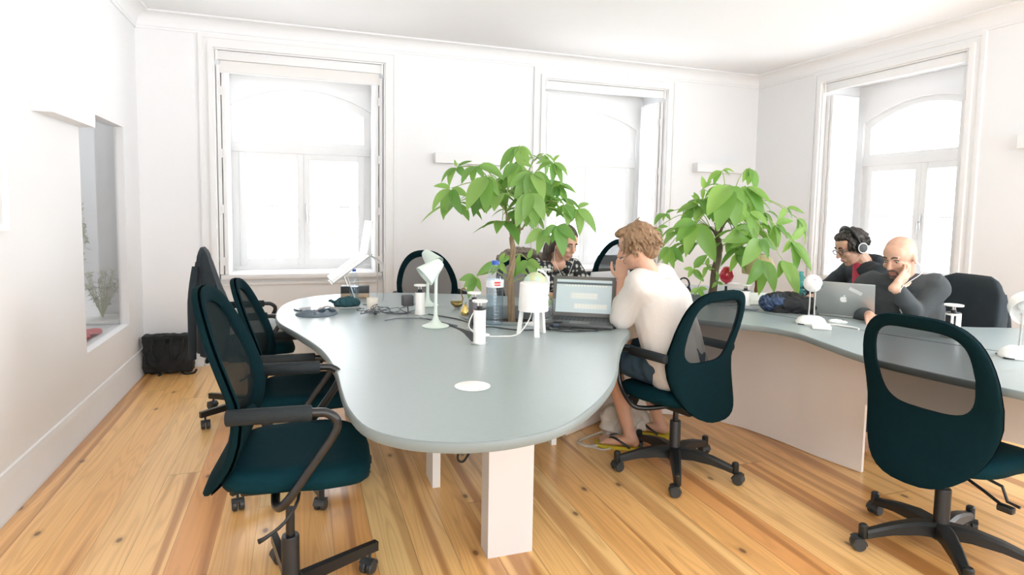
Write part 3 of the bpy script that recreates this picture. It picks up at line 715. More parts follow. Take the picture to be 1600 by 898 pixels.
socket_tower(.735, 2.535, 'white socket tower standing in front of the bottled water, nearest on the table')
ts = socket_tower(.80, 2.86, 'dark sided socket tower just behind the nearest white one', .14, body=mat('socket_grey', (.10, .10, .11), .4))
bm = B(); box(bm, (-.012, -.0295, .075), (.012, -.0255, .10), bev=.001); obj('red_switch', bm, mat('red_plastic', (.7, .04, .03), .4), ts)
bm = B(); box(bm, (-.018, -.032, .02), (.018, -.0265, .06), bev=.004); obj('plug', bm, BLACKP, ts)
socket_tower(.618, 3.32, 'white socket tower beside the grey charger block', .125)
socket_tower(1.40, 3.42, 'white socket tower between the woman and the three-legged lamp', .19, r=.032)
socket_tower(2.66, 3.13, 'white socket tower behind the chair of the blond person', .10)
t5 = socket_tower(3.02, 2.08, 'silver faced socket tower on the right table behind the empty chair', .12, r=.034, body=mat('satin_silver', (.72, .72, .72), .25, .6))
bm = B(); box(bm, (-.036, -.012, .02), (-.0335, .012, .11)); box(bm, (-.026, -.03, .02), (-.02, -.022, .11)); obj('socket_strip', bm, BLACKP, t5)

# three-legged white table lamp
t = thing('table_lamp', 'white three-legged lamp with a drum shade near the table middle', 'lamp', (1.035, 2.66, Z0))
bm = B(); rr = [(.071, .115), (.066, .245), (.064, .247), (.003, .247), (.003, .244), (.063, .244), (.068, .115)]
lathe(bm, rr, 36, cap=False); obj('lamp_shade', bm, mat('white_shade', (.80, .80, .78), .7), t)
for k in range(3):
    a = -PI/2-.10+2*PI*k/3; bm = B(); p0 = V((.052*math.cos(a), .052*math.sin(a), .15)); p1 = V((.070*math.cos(a), .070*math.sin(a), 0))
    u = V((-math.sin(a), math.cos(a), 0))*.0115; o = V((math.cos(a), math.sin(a), 0))*.008
    rings_to(bm, [[p1-u-o, p1+u-o, p1+u+o, p1-u+o], [p0-u-o, p0+u-o, p0+u+o, p0-u+o]]); obj('leg', bm, WHITEP, t)
bm = B(); lathe(bm, [(.02, .12), (.02, .16), (.028, .18), (.026, .21), (.0, .222)], 18); obj('bulb', bm, mat('opal_glass', (.8, .8, .78), .3), t)
bm = B(); tube(bm, [(0, 0, .14), (-.03, -.02, .07), (-.09, -.03, .01), (-.17, -.02, .003), (-.22, -.005, .003)], .003, 6, 6)
tube(bm, [(-.265, .0, .004), (-.30, .05, .04), (-.27, .1, .09), (-.23, .15, .10)], .003, 6, 6); obj('power_cord', bm, WCORD, t)
bm = B(); sphere(bm, (-.243, -.002, .009), (.028, .014, .009)); obj('cord_switch', bm, WHITEP, t)

# two mint task lamps
def mint_lamp(loc, rz, label):
    t = thing('task_lamp', label, 'lamp', loc, rz, 'pale mint task lamps')
    bm = B(); lathe(bm, [(.0, 0), (.066, 0), (.068, .004), (.055, .009), (.03, .018), (.016, .035), (.010, .06), (.0085, .10), (.008, .2)], 32)
    tube(bm, [(0, 0, .19), (0, 0, .24), (.004, 0, .275), (.012, 0, .305)], [.008, .009, .014, .018], 14, 5); obj('stand', bm, MINT, t)
    ax = V((-.78, 0, -.62)); m = ax.to_track_quat('Z', 'Y').to_matrix()
    bm = B(); lathe(bm, [(.006, 0), (.022, .004), (.030, .02), (.057, .115), (.0555, .115), (.028, .022), (.004, .006)], 32, (.028, 0, .325), m, cap=False); obj('lamp_shade', bm, MINT, t)
    bm = B(); lathe(bm, [(.0, .0), (.02, .03), (.024, .06), (.0, .085)], 18, (.02, 0, .318), m); obj('bulb', bm, MATS['opal_glass'], t)
    bm = B(); tube(bm, [(.066, .01, .003), (.1, -.04, .003), (.06, .1, .003), (.03, .2, .003), (-.1, .27, .003), (-.19, .24, .003)], .0025, 6, 6); obj('power_cord', bm, GREYCORD, t)
    return t
mint_lamp((.63, 2.96, Z0), .15, 'pale mint task lamp nearest us, its cone shade tipped down to the left')
l2 = mint_lamp((.72, 3.62, Z0), 2.2, 'pale mint task lamp standing behind the nearer one like it')

# water bottles
def bottle(name, label, loc, h, r, capm, water, lab):
    t = thing(name, label, 'bottle', loc); k = h/.33
    prof = [(r*.3, 0), (r*.9, 0), (r, .01*k)]
    z = .02*k
    while z < .19*k:
        prof += [(r, z), (r*.96, z+.006*k), (r, z+.012*k)]; z += .018*k
    prof += [(r, .215*k), (r*.97, .24*k), (r*.75, .272*k), (r*.42, .298*k), (r*.36, .306*k), (r*.36, .318*k)]
    bm = B(); lathe(bm, prof, 28); obj('body', bm, CLEARP, t)
    bm = B(); lathe(bm, [(r*.93, .006), (r*.95, water), (r*.3, water)], 24); obj('water', bm, clear_material('drinking_water', (.86, .93, .97), .2), t)
    bm = B(); lathe(bm, [(r*.41, .312*k), (r*.41, .33*k), (r*.36, .333*k)], 20); obj('cap', bm, capm, t)
    if lab:
        bm = B(); lathe(bm, [(r*1.012, .196*k), (r*1.012, .235*k)], 28, cap=False); obj('paper_label', bm, mat('clear_label', (.80, .83, .86), .5), t)
        bm = B()
        for j in range(7):
            a = -1.9+j*.1; p = V((math.cos(a)*r*1.02, math.sin(a)*r*1.02, .222*k)); q = Matrix.Rotation(a+PI/2, 4, 'Z'); q.translation = p; box(bm, (-.0022, -.0008, -.004), (.0022, .0008, .005), q)
            p = p - V((0, 0, .012*k)); q = q.copy(); q.translation = p; box(bm, (-.0016, -.0008, -.003), (.0026, .0008, .003), q)
        obj('red_lettering', bm, MATS['red_plastic'], t)
    return t
BLUECAP = mat('blue_cap', (.03, .10, .45), .35)
bottle('water_bottle', 'large clear water bottle with a blue cap beside the nearest socket tower', (.935, 2.95, Z0), .325, .045, BLUECAP, .2, True)
bottle('small_bottle', 'small clear water bottle in front of the laptop stand', (.305, 3.83, Z0), .205, .028, BLUECAP, .10, False)
bottle('teal_bottle', 'turquoise plastic bottle behind the black backpack', (3.13, 3.16, Z0), .21, .034, mat('teal_plastic', (.10, .50, .52), .3), .12, False)
for o in bpy.data.objects:
    if o.parent and o.parent.name == 'teal_bottle' and o.name.startswith('body'): o.data.materials[0] = clear_material('teal_tinted', (.25, .75, .78), .2)

# ornaments and small things
t = thing('swan_ornament', 'small brass swan ornament with a curved neck', 'ornament', (.875, 3.50, Z0))
bm = B(); rings = [[V((x, w_*math.cos(a), .022+zc+hh*math.sin(a))) for a in [2*PI*k/14 for k in range(14)]] for x, w_, hh, zc in ((-.042, .002, .002, .016), (-.034, .012, .012, .008), (-.015, .023, .020, .0), (.01, .025, .021, -.001), (.026, .017, .016, .001), (.034, .004, .005, .004))]
rings_to(bm, rings); obj('body', bm, BRASS, t, 60)
bm = B(); tube(bm, [(.024, 0, .03), (.034, 0, .05), (.027, 0, .075), (.022, 0, .095), (.030, 0, .112), (.044, 0, .112), (.05, 0, .104)], [.006, .004, .0035, .0035, .005, .0055, .003], 10, 5); tube(bm, [(.048, 0, .107), (.062, 0, .098)], [.004, .001], 8); obj('neck', bm, BRASS, t, 60)
t = thing('pear_ornament', 'little golden pear ornament near the nearest socket tower', 'ornament', (.845, 3.20, Z0))
bm = B(); lathe(bm, [(.004, 0), (.018, .002), (.026, .016), (.024, .032), (.014, .05), (.010, .062), (.003, .068)], 20); obj('body', bm, GOLD, t, 60)
bm = B(); tube(bm, [(0, 0, .066), (.004, 0, .08)], .002, 6); obj('stem', bm, BRASS, t)
t = thing('mouse_pad', 'round blue-grey mouse pad at the left end of the table', 'mouse pad', (.075, 3.47, Z0))
bm = B(); lathe(bm, [(.0, 0), (.11, 0), (.112, .002), (.11, .004), (0, .004)], 36); obj('mat', bm, mat('slate_foam', (.11, .15, .19), .7), t)
def mouse(loc, rz, label, m, name='computer_mouse', s=1):
    t = thing(name, label, 'mouse', loc, rz)
    bm = B(); rings = [[V((x*s, w_*math.cos(a)*s, max(0, hh*math.sin(a))*s)) for a in [2*PI*k/20 for k in range(20)]] for x, w_, hh in ((-.056, .006, .004), (-.052, .020, .014), (-.035, .029, .028), (-.01, .031, .033), (.02, .029, .026), (.045, .024, .014), (.055, .008, .005))]
    rings_to(bm, rings); obj('shell', bm, m, t, 60)
    bm = B(); tube(bm, [(.022*s, 0, .026*s), (.034*s, 0, .0215*s)], .004*s, 8); obj('wheel', bm, GREYP, t); return t
mouse((.02, 3.44, Z0+.004), 2.9, 'dark mouse on the round blue-grey pad', mat('slate_plastic', (.10, .13, .16), .35), s=.9)
t = thing('sunglasses', 'dark folded glasses lying on the round mouse pad', 'glasses', (.13, 3.47, Z0+.004))
bm = B(); tube(bm, [(-.06, -.01, .012), (-.03, -.02, .03), (0, -.02, .038), (.03, -.02, .03), (.06, -.01, .01)], .005, 8, 5); obj('frame', bm, mat('pale_tortoise', (.38, .34, .34), .3), t)
bm = B()
for s in (-1, 1): sphere(bm, (s*.028, -.018, .02), (.022, .003, .016), seg=12)
obj('lens', bm, mat('dark_lens', (.04, .07, .09), .15), t)
t = thing('tablet', 'thin dark tablet lying behind the round mouse pad', 'tablet', (.06, 3.62, Z0), .5)
bm = B(); box(bm, (-.09, -.06, 0), (.09, .06, .008), bev=.003); obj('case', bm, mat('petrol_plastic', (.02, .07, .09), .3), t)
bm = B(); box(bm, (-.082, -.052, .0079), (.082, .052, .0086)); obj('screen', bm, mat('dark_screen', (.015, .02, .025), .08), t)

# silver laptop on a wire stand, left
t = thing('laptop_stand', 'wire laptop stand at the left end of the table', 'laptop stand', (.27, 3.93, Z0), A_(3))
bm = B()
for s in (-.11, .11):
    tube(bm, [(.13, s, .29), (.19, s, .25), (.205, s, .19), (.20, s, .004), (.12, s, .004)], .0035, 6, 5)
    tube(bm, [(.04, s, .005), (-.015, s, .165)], .0035, 6); tube(bm, [(-.10, s, .118), (.14, s, .30)], .0035, 6)
tube(bm, [(.04, -.11, .005), (.04, .11, .005)], .0035, 6); tube(bm, [(-.10, -.11, .118), (-.10, .11, .118)], .0035, 6); tube(bm, [(.12, -.11, .004), (.12, .11, .004)], .0035, 6)
obj('wire_frame', bm, STEEL, t)
t = thing('laptop', 'open silver laptop tilted up on the wire stand', 'laptop', (.27, 3.93, Z0+.002), A_(3))
d = V((.24, 0, .182)).normalized(); nrm = V((-d.z, 0, d.x))
mm = Matrix((d, V((0, 1, 0)), nrm)).transposed().to_4x4(); mm.translation = V((-.10, 0, .1245))
bm = B(); box(bm, (0, -.155, 0), (.27, .155, .016), mm, bev=.004); obj('body', bm, mat('white_aluminium', (.86, .86, .86), .4, 0), t)
bm = B()
for i in range(5):
    for j in range(13): box(bm, (.10+.022*i, -.135+.021*j, .0155), (.118+.022*i, -.118+.021*j, .0172), mm)
obj('keyboard', bm, mat('pale_keys', (.74, .74, .74), .5), t)
h0 = mm @ V((.265, 0, .018)); up = V((.16, 0, .98)).normalized(); fn = V((up.z, 0, -up.x))
m2 = Matrix((up, V((0, 1, 0)), fn)).transposed().to_4x4(); m2.translation = h0
bm = B(); box(bm, (0, -.155, 0), (.205, .155, .008), m2, bev=.003); li = obj('screen_lid', bm, mat('grey_white_aluminium', (.66, .67, .67), .3, .3), t)
bm = B(); box(bm, (.012, -.145, -.0012), (.195, .145, .0001), m2); obj('display', bm, mat('pale_display', (.62, .66, .66), .2), li)

t = thing('cloth_pouch', 'dark scrunched cloth pouch on the table below the laptop stand', 'pouch', (.25, 3.66, Z0))
bm = B(); sphere(bm, (0, 0, .032), (.06, .045, .030)); sphere(bm, (-.035, 0, .024), (.04, .03, .022)); sphere(bm, (.04, .01, .024), (.035, .03, .022)); tube(bm, [(-.07, 0, .03), (-.1, .0, .045)], .006)
obj('body', blob(bm, .005, 2, .006, 45, 3, 1), mat('petrol_cloth', (.01, .06, .075), .8, var=.3), t)
bm = B(); box(bm, (-.07, -.05, 0), (.075, .05, .006), bev=.003); obj('base', bm, mat('light_grey', (.4, .42, .43), .5), t)
t = thing('black_box', 'low black box behind the small water bottle', 'box', (.33, 4.07, Z0), -.1)
bm = B(); box(bm, (-.09, -.04, 0), (.09, .04, .075), bev=.004); obj('body', bm, BLACKP, t); bm = B(); box(bm, (-.088, -.042, 0), (.088, .042, .03), bev=.003); obj('front_band', bm, mat('tan_card', (.45, .33, .22), .6), t)
t = thing('paper_cup', 'small cream cup beside the tangled earphones', 'cup', (.375, 3.47, Z0))
bm = B(); lathe(bm, [(.024, 0), (.027, 0), (.033, .078), (.031, .078), (.026, .004), (.0, .004)], 24, cap=False); obj('body', bm, mat('cream_paper', (.80, .75, .66), .6), t)
t = thing('earphones', 'tangled thin grey earphones heaped on the table', 'earphones', (.38, 3.36, Z0))
bm = B(); P = [(random.uniform(-.09, .12), random.uniform(-.06, .06), random.uniform(.003, .05)) for _ in range(22)]; P[-3:] = [(.14, .02, .003), (.2, .05, .003), (.25, .12, .003)]
tube(bm, P, .0022, 5, 8); obj('wire', bm, GREYCORD, t)
bm = B(); sphere(bm, (0, 0, .012), (.013, .011, .011), seg=10); obj('jack_plug', bm, BLACKP, t)
t = thing('power_adapter', 'dark charger block plugged in left of the socket tower beside it', 'charger', (.555, 3.36, Z0+.0), .1)
bm = B(); box(bm, (-.03, -.025, .045), (.03, .025, .105), bev=.005); tube(bm, [(0, 0, .05), (0, .0, .005), (-.05, 0, .003), (-.12, .1, .003), (-.1, .3, .003), (-.17, .38, .003)], .003, 6, 5); obj('block', bm, mat('charcoal_plastic', (.06, .06, .065), .5), t)
t = thing('globe', 'pale green desk globe in a clear ring behind the three-legged lamp', 'globe', (1.13, 2.885, Z0))
bm = B(); sphere(bm, (0, 0, .21), .062, seg=28); 
mg, nt, b = nodes_of('globe_map'); tc = nt.nodes.new('ShaderNodeTexCoord'); c = ramp(nt, noise_tex(nt, tc.outputs['Object'], 22, 4), [(0, (.46, .62, .55)), (.5, (.50, .66, .58)), (.54, (.58, .62, .36)), (1, (.66, .60, .38))]); nt.links.new(c, b.inputs['Base Color']); b.inputs['Roughness'].default_value = .3
obj('ball', bm, mg, t, 60)
bm = B(); tube(bm, [(.075*math.sin(a), 0, .21+.075*math.cos(a)) for a in [PI*(.05+.9*k/20) for k in range(21)]], .006, 8, 0); obj('meridian_ring', bm, mat('clear_white_ring', (.75, .76, .78), .15), t)
bm = B(); lathe(bm, [(0, 0), (.05, 0), (.05, .008), (.012, .016), (.008, .05), (.008, .138)], 24); obj('base', bm, mat('clear_white_ring', (.75, .76, .78), .15), t)
t = thing('drinking_glass', 'clear drinking glass right of the three-legged lamp', 'glass', (1.225, 2.94, Z0))
bm = B(); lathe(bm, [(.0, 0), (.030, 0), (.039, .125), (.0375, .125), (.029, .008), (0, .008)], 28, cap=False); obj('body', bm, clear_material('clear_glass', (.95, .97, .98), .22), t)
t = thing('usb_hub', 'small black box with cables lying right of the three-legged lamp', 'adapter', (1.225, 2.80, Z0), -.1)
bm = B(); box(bm, (-.033, -.022, 0), (.033, .022, .022), bev=.005); obj('body', bm, mat('navy_black_plastic', (.015, .03, .06), .35), t)
bm = B(); box(bm, (-.10, -.045, 0), (-.055, -.022, .02), bev=.006); tube(bm, [(-.06, -.035, .01), (.02, -.07, .005), (.1, -.05, .003), (.2, -.12, .003), (.25, -.02, .003)], .003, 6, 6); tube(bm, [(-.09, -.04, .01), (-.03, -.12, .004), (.08, -.14, .003), (.26, -.1, .003), (.30, .0, .003)], .003, 6, 6); tube(bm, [(.03, 0, .01), (.12, .03, .004), (.22, -.0, .003), (.27, -.1, .003)], .003, 6, 6); obj('cable', bm, CORD, t)
bm = B(); box(bm, (-.035, -.02, 0), (.035, .02, .006), bev=.002)
s = tag(obj('phone', bm, mat('plum_plastic', (.25, .10, .14), .3)), 'thin dark red phone lying beside the small black adapter', 'phone'); s.location = (1.33, 2.87, Z0); s.rotation_euler.z = .3
bm = B(); tube(bm, [(.66, 3.30, Z0+.003), (.78, 3.12, Z0+.003), (.84, 2.90, Z0+.004), (.90, 2.86, Z0+.003), (1.0, 2.76, Z0+.003), (1.12, 2.74, Z0+.003), (1.24, 2.72, Z0+.003)], .003, 6, 6)
tag(obj('power_cable', bm, CORD), 'thin black cable running past the base of the water bottle', 'cable')

# dark laptop of the blond person
def laptop_dark():
    t = thing('laptop', 'open dark laptop with a bright screen in front of the blond person', 'laptop', (1.425, 2.93, Z0), A_(0))
    # screen bottom edge direction and its normal (towards the sitter)
    e = V((.86, -.51, 0)).normalized(); nb = V((-e.y, e.x, 0))*-1        # nb points towards the user/camera
    up = (V((0, 0, 1))*.93 - nb*.36).normalized(); nn = e.cross(up)
    if nn.dot(nb) < 0: nn = -nn
    m = Matrix((e, nb, V((0, 0, 1)))).transposed().to_4x4()
    bm = B(); box(bm, (-.17, 0, .004), (.17, .235, .022), m, bev=.005); obj('body', bm, mat('charcoal_laptop', (.05, .053, .055), .4), t)
    bm = B()
    for i in range(5):
        for j in range(14): box(bm, (-.15+.0215*j, .03+.02*i, .0215), (-.132+.0215*j, .046+.02*i, .0235), m)
    obj('keyboard', bm, BLACKP, t)
    bm = B(); box(bm, (-.05, .15, .0218), (.05, .215, .0226), m); obj('touchpad', bm, mat('grey_pad', (.12, .125, .13), .4), t)
    ms = Matrix((e, up, nn)).transposed().to_4x4(); ms.translation = V((0, 0, .02)) + nb*-.0
    bm = B(); box(bm, (-.17, .0, -.012), (.17, .225, 0), ms, bev=.004); lid = obj('screen_lid', bm, mat('warm_grey_bezel', (.14, .135, .13), .45), t)
    bm = B(); box(bm, (-.15, .022, -.001), (.15, .205, .0012), ms); obj('display', bm, mat('lit_screen', (.42, .50, .52), .25, emit=.35), lid)
    bm = B(); box(bm, (-.15, .178, .001), (.15, .19, .0016), ms); obj('screen_toolbar', bm, mat('screen_dark', (.10, .13, .15), .3), lid)
    bm = B()
    for r_, n_, x0 in ((.168, 14, -.10), (.118, 8, -.06), (.105, 8, -.06), (.06, 10, -.04), (.05, 10, -.04)):
        for j in range(n_): box(bm, (x0+.0165*j, r_, .001), (x0+.0165*j+.0085, r_+.007, .0017), ms)
    obj('screen_icons', bm, mat('screen_cream', (.62, .60, .50), .3, emit=.35), lid)
    bm = B(); box(bm, (-.072, .098, .001), (.075, .132, .0014), ms); box(bm, (-.05, .043, .001), (.128, .072, .0014), ms); obj('screen_panel', bm, mat('screen_grey', (.52, .56, .56), .3, emit=.35), lid)
    bm = B(); tube(bm, [(-.17, 0, .015), (.17, 0, .015)], .007, 10)
    for v in bm.verts: v.co = m @ v.co
    obj('hinge', bm, BLACKP, t)
    bm = B(); tube(bm, [m @ V((-.165, .03, .012)), m @ V((-.2, .04, .006)), m @ V((-.18, .12, .003)), m @ V((-.05, .27, .003)), m @ V((.1, .28, .003))], .003, 6, 6); obj('charging_cable', bm, CORD, t)
laptop_dark()
# laptop of the woman, seen from behind
t = thing('laptop', 'pale grey laptop seen from behind in front of the woman', 'laptop', (1.80, 3.42, Z0), A_(14))
bm = B(); box(bm, (-.16, 0, 0), (.16, .22, .016), bev=.004); obj('body', bm, ALU, t)
ms = Matrix.Rotation(A_(72), 4, 'X'); ms.translation = V((0, 0, .014))
mw = Matrix.Rotation(A_(108), 4, 'X'); mw.translation = V((0, -.0, .014))
bm = B(); box(bm, (-.16, 0, 0), (.16, .215, .008), mw, bev=.003); obj('screen_lid', bm, mat('pale_grey_lid', (.48, .49, .49), .4, .2), t)
t = thing('red_cup', 'red plastic cup beside the blond person', 'cup', (1.86, 3.285, Z0)); t.scale = (1.1, 1.1, 1.3)
bm = B(); lathe(bm, [(.0, 0), (.031, 0), (.045, .135), (.047, .136), (.047, .140), (.043, .14), (.030, .004), (0, .004)], 28, cap=False); obj('body', bm, mat('cherry_plastic', (.62, .08, .10), .35), t)
bm = B(); lathe(bm, [(.0475, .128), (.0485, .134), (.0475, .141), (.0435, .141)], 28, cap=False); obj('rim', bm, mat('pink_white', (.85, .6, .6), .4), t)

# right-hand side of the table
t = thing('backpack', 'black and navy backpack lying on the table behind the white desk lamp', 'backpack', (2.81, 2.885, Z0), A_(-32))
bm = B(); sphere(bm, (0, 0, .05), (.15, .085, .048)); sphere(bm, (.07, 0, .045), (.11, .085, .044)); sphere(bm, (-.09, .01, .058), (.085, .08, .055)); sphere(bm, (-.02, .02, .08), (.07, .05, .035)); box(bm, (-.12, -.06, .002), (.15, .06, .05))
obj('body', blob(bm, .006, 3, .009, 22, 5, 1), BLACKC, t)
bm = B(); sphere(bm, (-.135, .0, .05), (.055, .07, .045)); sphere(bm, (-.10, -.03, .06), (.05, .05, .04)); obj('front_pocket', blob(bm, .005, 2, .012, 40, 1, 1), BLUEC, t)
for s in (-1, 1):
    bm = B(); tube(bm, [(.13, s*.05, .07), (.2, s*.06, .065), (.235, s*.05, .02), (.22, s*.03, .006)], .008, 6, 5, flat=2); obj('strap', bm, BLACKC, t)
bm = B(); tube(bm, [(-.17, -.04, .05), (-.13, -.065, .062), (-.08, -.075, .06)], .003, 6, 4); obj('zip_pull', bm, mat('orange_cord', (.7, .2, .05), .5), t)
t = thing('orange_case', 'small orange case lying against the backpack', 'case', (2.95, 3.03, Z0), .4)
bm = B(); sphere(bm, (0, 0, .055), (.07, .035, .03)); sphere(bm, (0, 0, .025), (.06, .04, .025)); obj('body', blob(bm, .005, 2), mat('orange_cloth', (.75, .22, .05), .7), t)

def white_desk_lamp(loc, rz, label, big=1, hood=1, rod=.175):
    t = thing('desk_lamp', label, 'lamp', loc, rz, 'white retro desk lamps')
    k = big
    bm = B(); rings = []
    for f, z in ((.2, 0), (1, 0), (1.02, .006), (1.0, .012), (.86, .03), (.6, .042), (.2, .046)):
        rings.append([V((math.copysign(abs(math.cos(a))**.75, math.cos(a))*.075*f*k, math.copysign(abs(math.sin(a))**.75, math.sin(a))*.052*f*k, z*k)) for a in [2*PI*j/32 for j in range(32)]])
    rings_to(bm, rings); obj('base', bm, WHITEP, t, 50)
    bm = B(); box(bm, (-.07*k, -.048*k, -.0005), (.07*k, .048*k, .004)); obj('foot_rim', bm, GREYP, t)
    for s in (-1, 1):
        bm = B(); tube(bm, [(s*.014*k, 0, .035*k), (s*.012*k, 0, .10*k), (s*.013*k, 0, rod*k)], .004*k, 8); obj('rod', bm, STEEL, t)
    bm = B(); mh = Matrix.Rotation(A_(62), 3, 'X')
    lathe(bm, [(.006, .055), (.03, .05), (.05, .034), (.061, .01), (.063, -.035), (.061, -.035), (.058, .008), (.046, .03), (.006, .048)], 32, (0, -.0, (rod+.03)*k), mh @ Matrix.Scale(k*hood, 3), cap=False); obj('lamp_shade', bm, WHITEP, t, 50)
    bm = B(); sphere(bm, V((0, 0, (rod+.03)*k)) + mh @ V((0, 0, .005*k)), .026*k*hood); obj('bulb', bm, MATS['opal_glass'], t)
    for s in (-1, 1):
        bm = B(); sphere(bm, (s*.013*k, -.004, (rod-.003)*k), .007*k, seg=8); obj('knob', bm, STEEL, t)
    return t
dl = white_desk_lamp((2.60, 2.54, Z0), A_(325), 'white desk lamp with a round hood in front of the backpack', 1, .72, .195)
white_desk_lamp((2.875, 1.68, Z0), A_(140), 'white desk lamp cut off by the right edge of the picture', 1.12, .95, .165)
bm = B(); tube(bm, [(2.67, 2.50, Z0+.003), (2.72, 2.42, Z0+.003), (2.73, 2.36, Z0+.003), (2.70, 2.33, Z0+.003)], .004, 6, 5); tag(obj('lamp_cord', bm, WCORD), 'short cream cord beside the flat white box', 'cord')
t = thing('white_box', 'flat white box in front of the small desk lamp', 'box', (2.545, 2.42, Z0), A_(-40))
bm = B(); box(bm, (-.045, -.04, 0), (.045, .04, .02), bev=.004); obj('body', bm, WHITEP, t)
bm = B(); box(bm, (-.0455, -.0405, .011), (.0455, .0405, .0125)); obj('seam_line', bm, mat('soft_grey', (.55, .55, .55), .5), t)
m_ = mouse((2.80, 2.55, Z0), A_(-40), 'flat white and silver mouse beside the silver laptop', WHITEP, s=.85)
for c in m_.children: c.scale.z = .55
t = thing('silver_laptop', 'silver laptop with a white fruit emblem on its lid before the bald man', 'laptop', (2.955, 2.655, Z0))
e = V((.58, -.82, 0)).normalized(); nb = V((.82, .58, 0)).normalized()      # nb towards the man
m = Matrix((e, nb, V((0, 0, 1)))).transposed().to_4x4()
bm = B(); box(bm, (-.155, 0, 0), (.155, .215, .013), m, bev=.004); obj('body', bm, ALU, t)
bm = B()
for i in range(5):
    for j in range(13): box(bm, (-.135+.021*j, .03+.02*i, .0125), (-.118+.021*j, .046+.02*i, .0142), m)
obj('keyboard', bm, BLACKP, t)
up = (V((0, 0, 1))*.93 - nb*.36).normalized(); nn = -(nb - up*nb.dot(up)).normalized()
e2 = up.cross(nn)
ms = Matrix((e2, up, nn)).transposed().to_4x4(); ms.translation = V((0, 0, .012))
bm = B(); box(bm, (-.155, 0, 0), (.155, .212, .007), ms, bev=.003); lid = obj('screen_lid', bm, ALU, t)
# fruit emblem
bm = B(); pts = []
def emb(s=1, cx=0, cy=.108):
    body = [(-.001, .0135), (.006, .0155), (.0125, .013), (.0155, .0085), (.0125, .0045), (.0120, .0), (.0135, -.004), (.017, -.0068), (.0135, -.0145), (.0085, -.0185), (.004, -.0175), (0, -.0165), (-.004, -.0175), (-.0085, -.0185), (-.0135, -.0145), (-.017, -.006), (-.0172, .003), (-.0135, .0115), (-.007, .0152)]
    return [(cx+x*s, cy+y*s) for x, y in body]
prism(bm, emb(), .0069, .0078, ms); prism(bm, [(.0, .125), (.0015, .132), (.0075, .1365), (.008, .131), (.004, .1262)], .0069, .0078, ms); obj('fruit_emblem', bm, WHITEP, lid)
bm = B(); lathe(bm, [(0, 0), (.02, 0), (.02, .0006), (0, .0006)], 24, ms @ V((-.125, .185, .007)), ms.to_3x3()); obj('round_sticker', bm, mat('teal_sticker', (.12, .25, .24), .5), lid)
bm = B(); lathe(bm, [(.008, .0007), (.0085, .0012), (.0125, .0012), (.013, .0007)], 24, ms @ V((-.125, .185, .007)), ms.to_3x3(), cap=False); obj('sticker_ring', bm, mat('pale_sticker', (.55, .62, .60), .5), lid)
bm = B(); mr = ms @ Matrix.Translation((.06, .165, .007)) @ Matrix.Rotation(A_(-28), 4, 'Z'); box(bm, (-.035, -.010, 0), (.035, .010, .0006), mr); obj('faded_sticker', bm, mat('faint_sticker', (.62, .63, .63), .5), lid)
t = thing('crumpled_tissue', 'small white crumpled tissue on the table by the bald man\'s laptop', 'tissue', (3.22, 2.50, Z0))
bm = B(); sphere(bm, (0, 0, .014), (.024, .02, .013)); sphere(bm, (.005, 0, .038), (.013, .012, .026)); sphere(bm, (0, .004, .06), (.010, .010, .014)); obj('paper', blob(bm, .004, 1, .006, 60, 2, 1), WHITEP, t)
t = thing('globe_lamp', 'brown wooden lamp with a tan shade half hidden by the bushier plant', 'lamp', (2.985, 3.40, Z0))
bm = B(); lathe(bm, [(0, 0), (.05, 0), (.052, .008), (.02, .016), (.016, .03), (.02, .06), (.016, .09), (.018, .12), (.012, .17)], 24); obj('stand', bm, mat('red_brown_wood', (.28, .11, .05), .4, var=.3), t)
bm = B(); lathe(bm, [(.04, .31), (.085, .285), (.11, .23), (.105, .175), (.10, .175), (.104, .23), (.08, .28), (.035, .304)], 28, cap=False); obj('lamp_shade', bm, mat('tan_parchment', (.62, .48, .28), .6), t, 60)
t = thing('red_ball_lamp', 'shiny red ball on a white stand behind the plant', 'lamp', (2.90, 3.62, Z0))
bm = B(); lathe(bm, [(0, 0), (.05, 0), (.05, .006), (.01, .012), (.008, .09)], 24); obj('stand', bm, BLACKP, t)
bm = B(); sphere(bm, (0, 0, .145), (.052, .052, .062), seg=24); obj('ball', bm, mat('glossy_red', (.65, .03, .06), .12, coat=.6), t, 60)
bm = B(); box(bm, (-.09, -.05, .07), (.13, .05, .08), bev=.003); obj('tray', bm, WHITEP, t)
t = thing('paper_tray', 'white paper tray behind the chair of the blond person', 'tray', (2.86, 3.22, Z0), -.3)
bm = B(); box(bm, (-.11, -.08, 0), (.11, .08, .012), bev=.003); box(bm, (-.11, .07, .01), (.11, .08, .06), bev=.003); box(bm, (-.11, -.08, .01), (-.1, .08, .05), bev=.003); obj('body', bm, WHITEP, t)
t = thing('grey_dish', 'flat grey dish on the table beside the backpack', 'dish', (2.60, 3.02, Z0))
bm = B(); lathe(bm, [(0, 0), (.045, 0), (.06, .014), (.056, .014), (.042, .004), (0, .004)], 28, cap=False); obj('body', bm, mat('steel_grey', (.3, .33, .36), .3), t)
t = thing('black_headset', 'black headset standing in the low leaves of the bushier plant', 'headphones', (2.54, 3.62, Z0))
bm = B(); tube(bm, [(-.04, 0, .03), (-.045, 0, .09), (-.02, 0, .125), (.02, 0, .125), (.045, 0, .09), (.04, 0, .03)], .006, 8, 5); obj('headband', bm, BLACKP, t)
for s in (-1, 1):
    bm = B(); sphere(bm, (s*.038, 0, .036), (.016, .03, .036)); obj('ear_cup', bm, BLACKP, t)

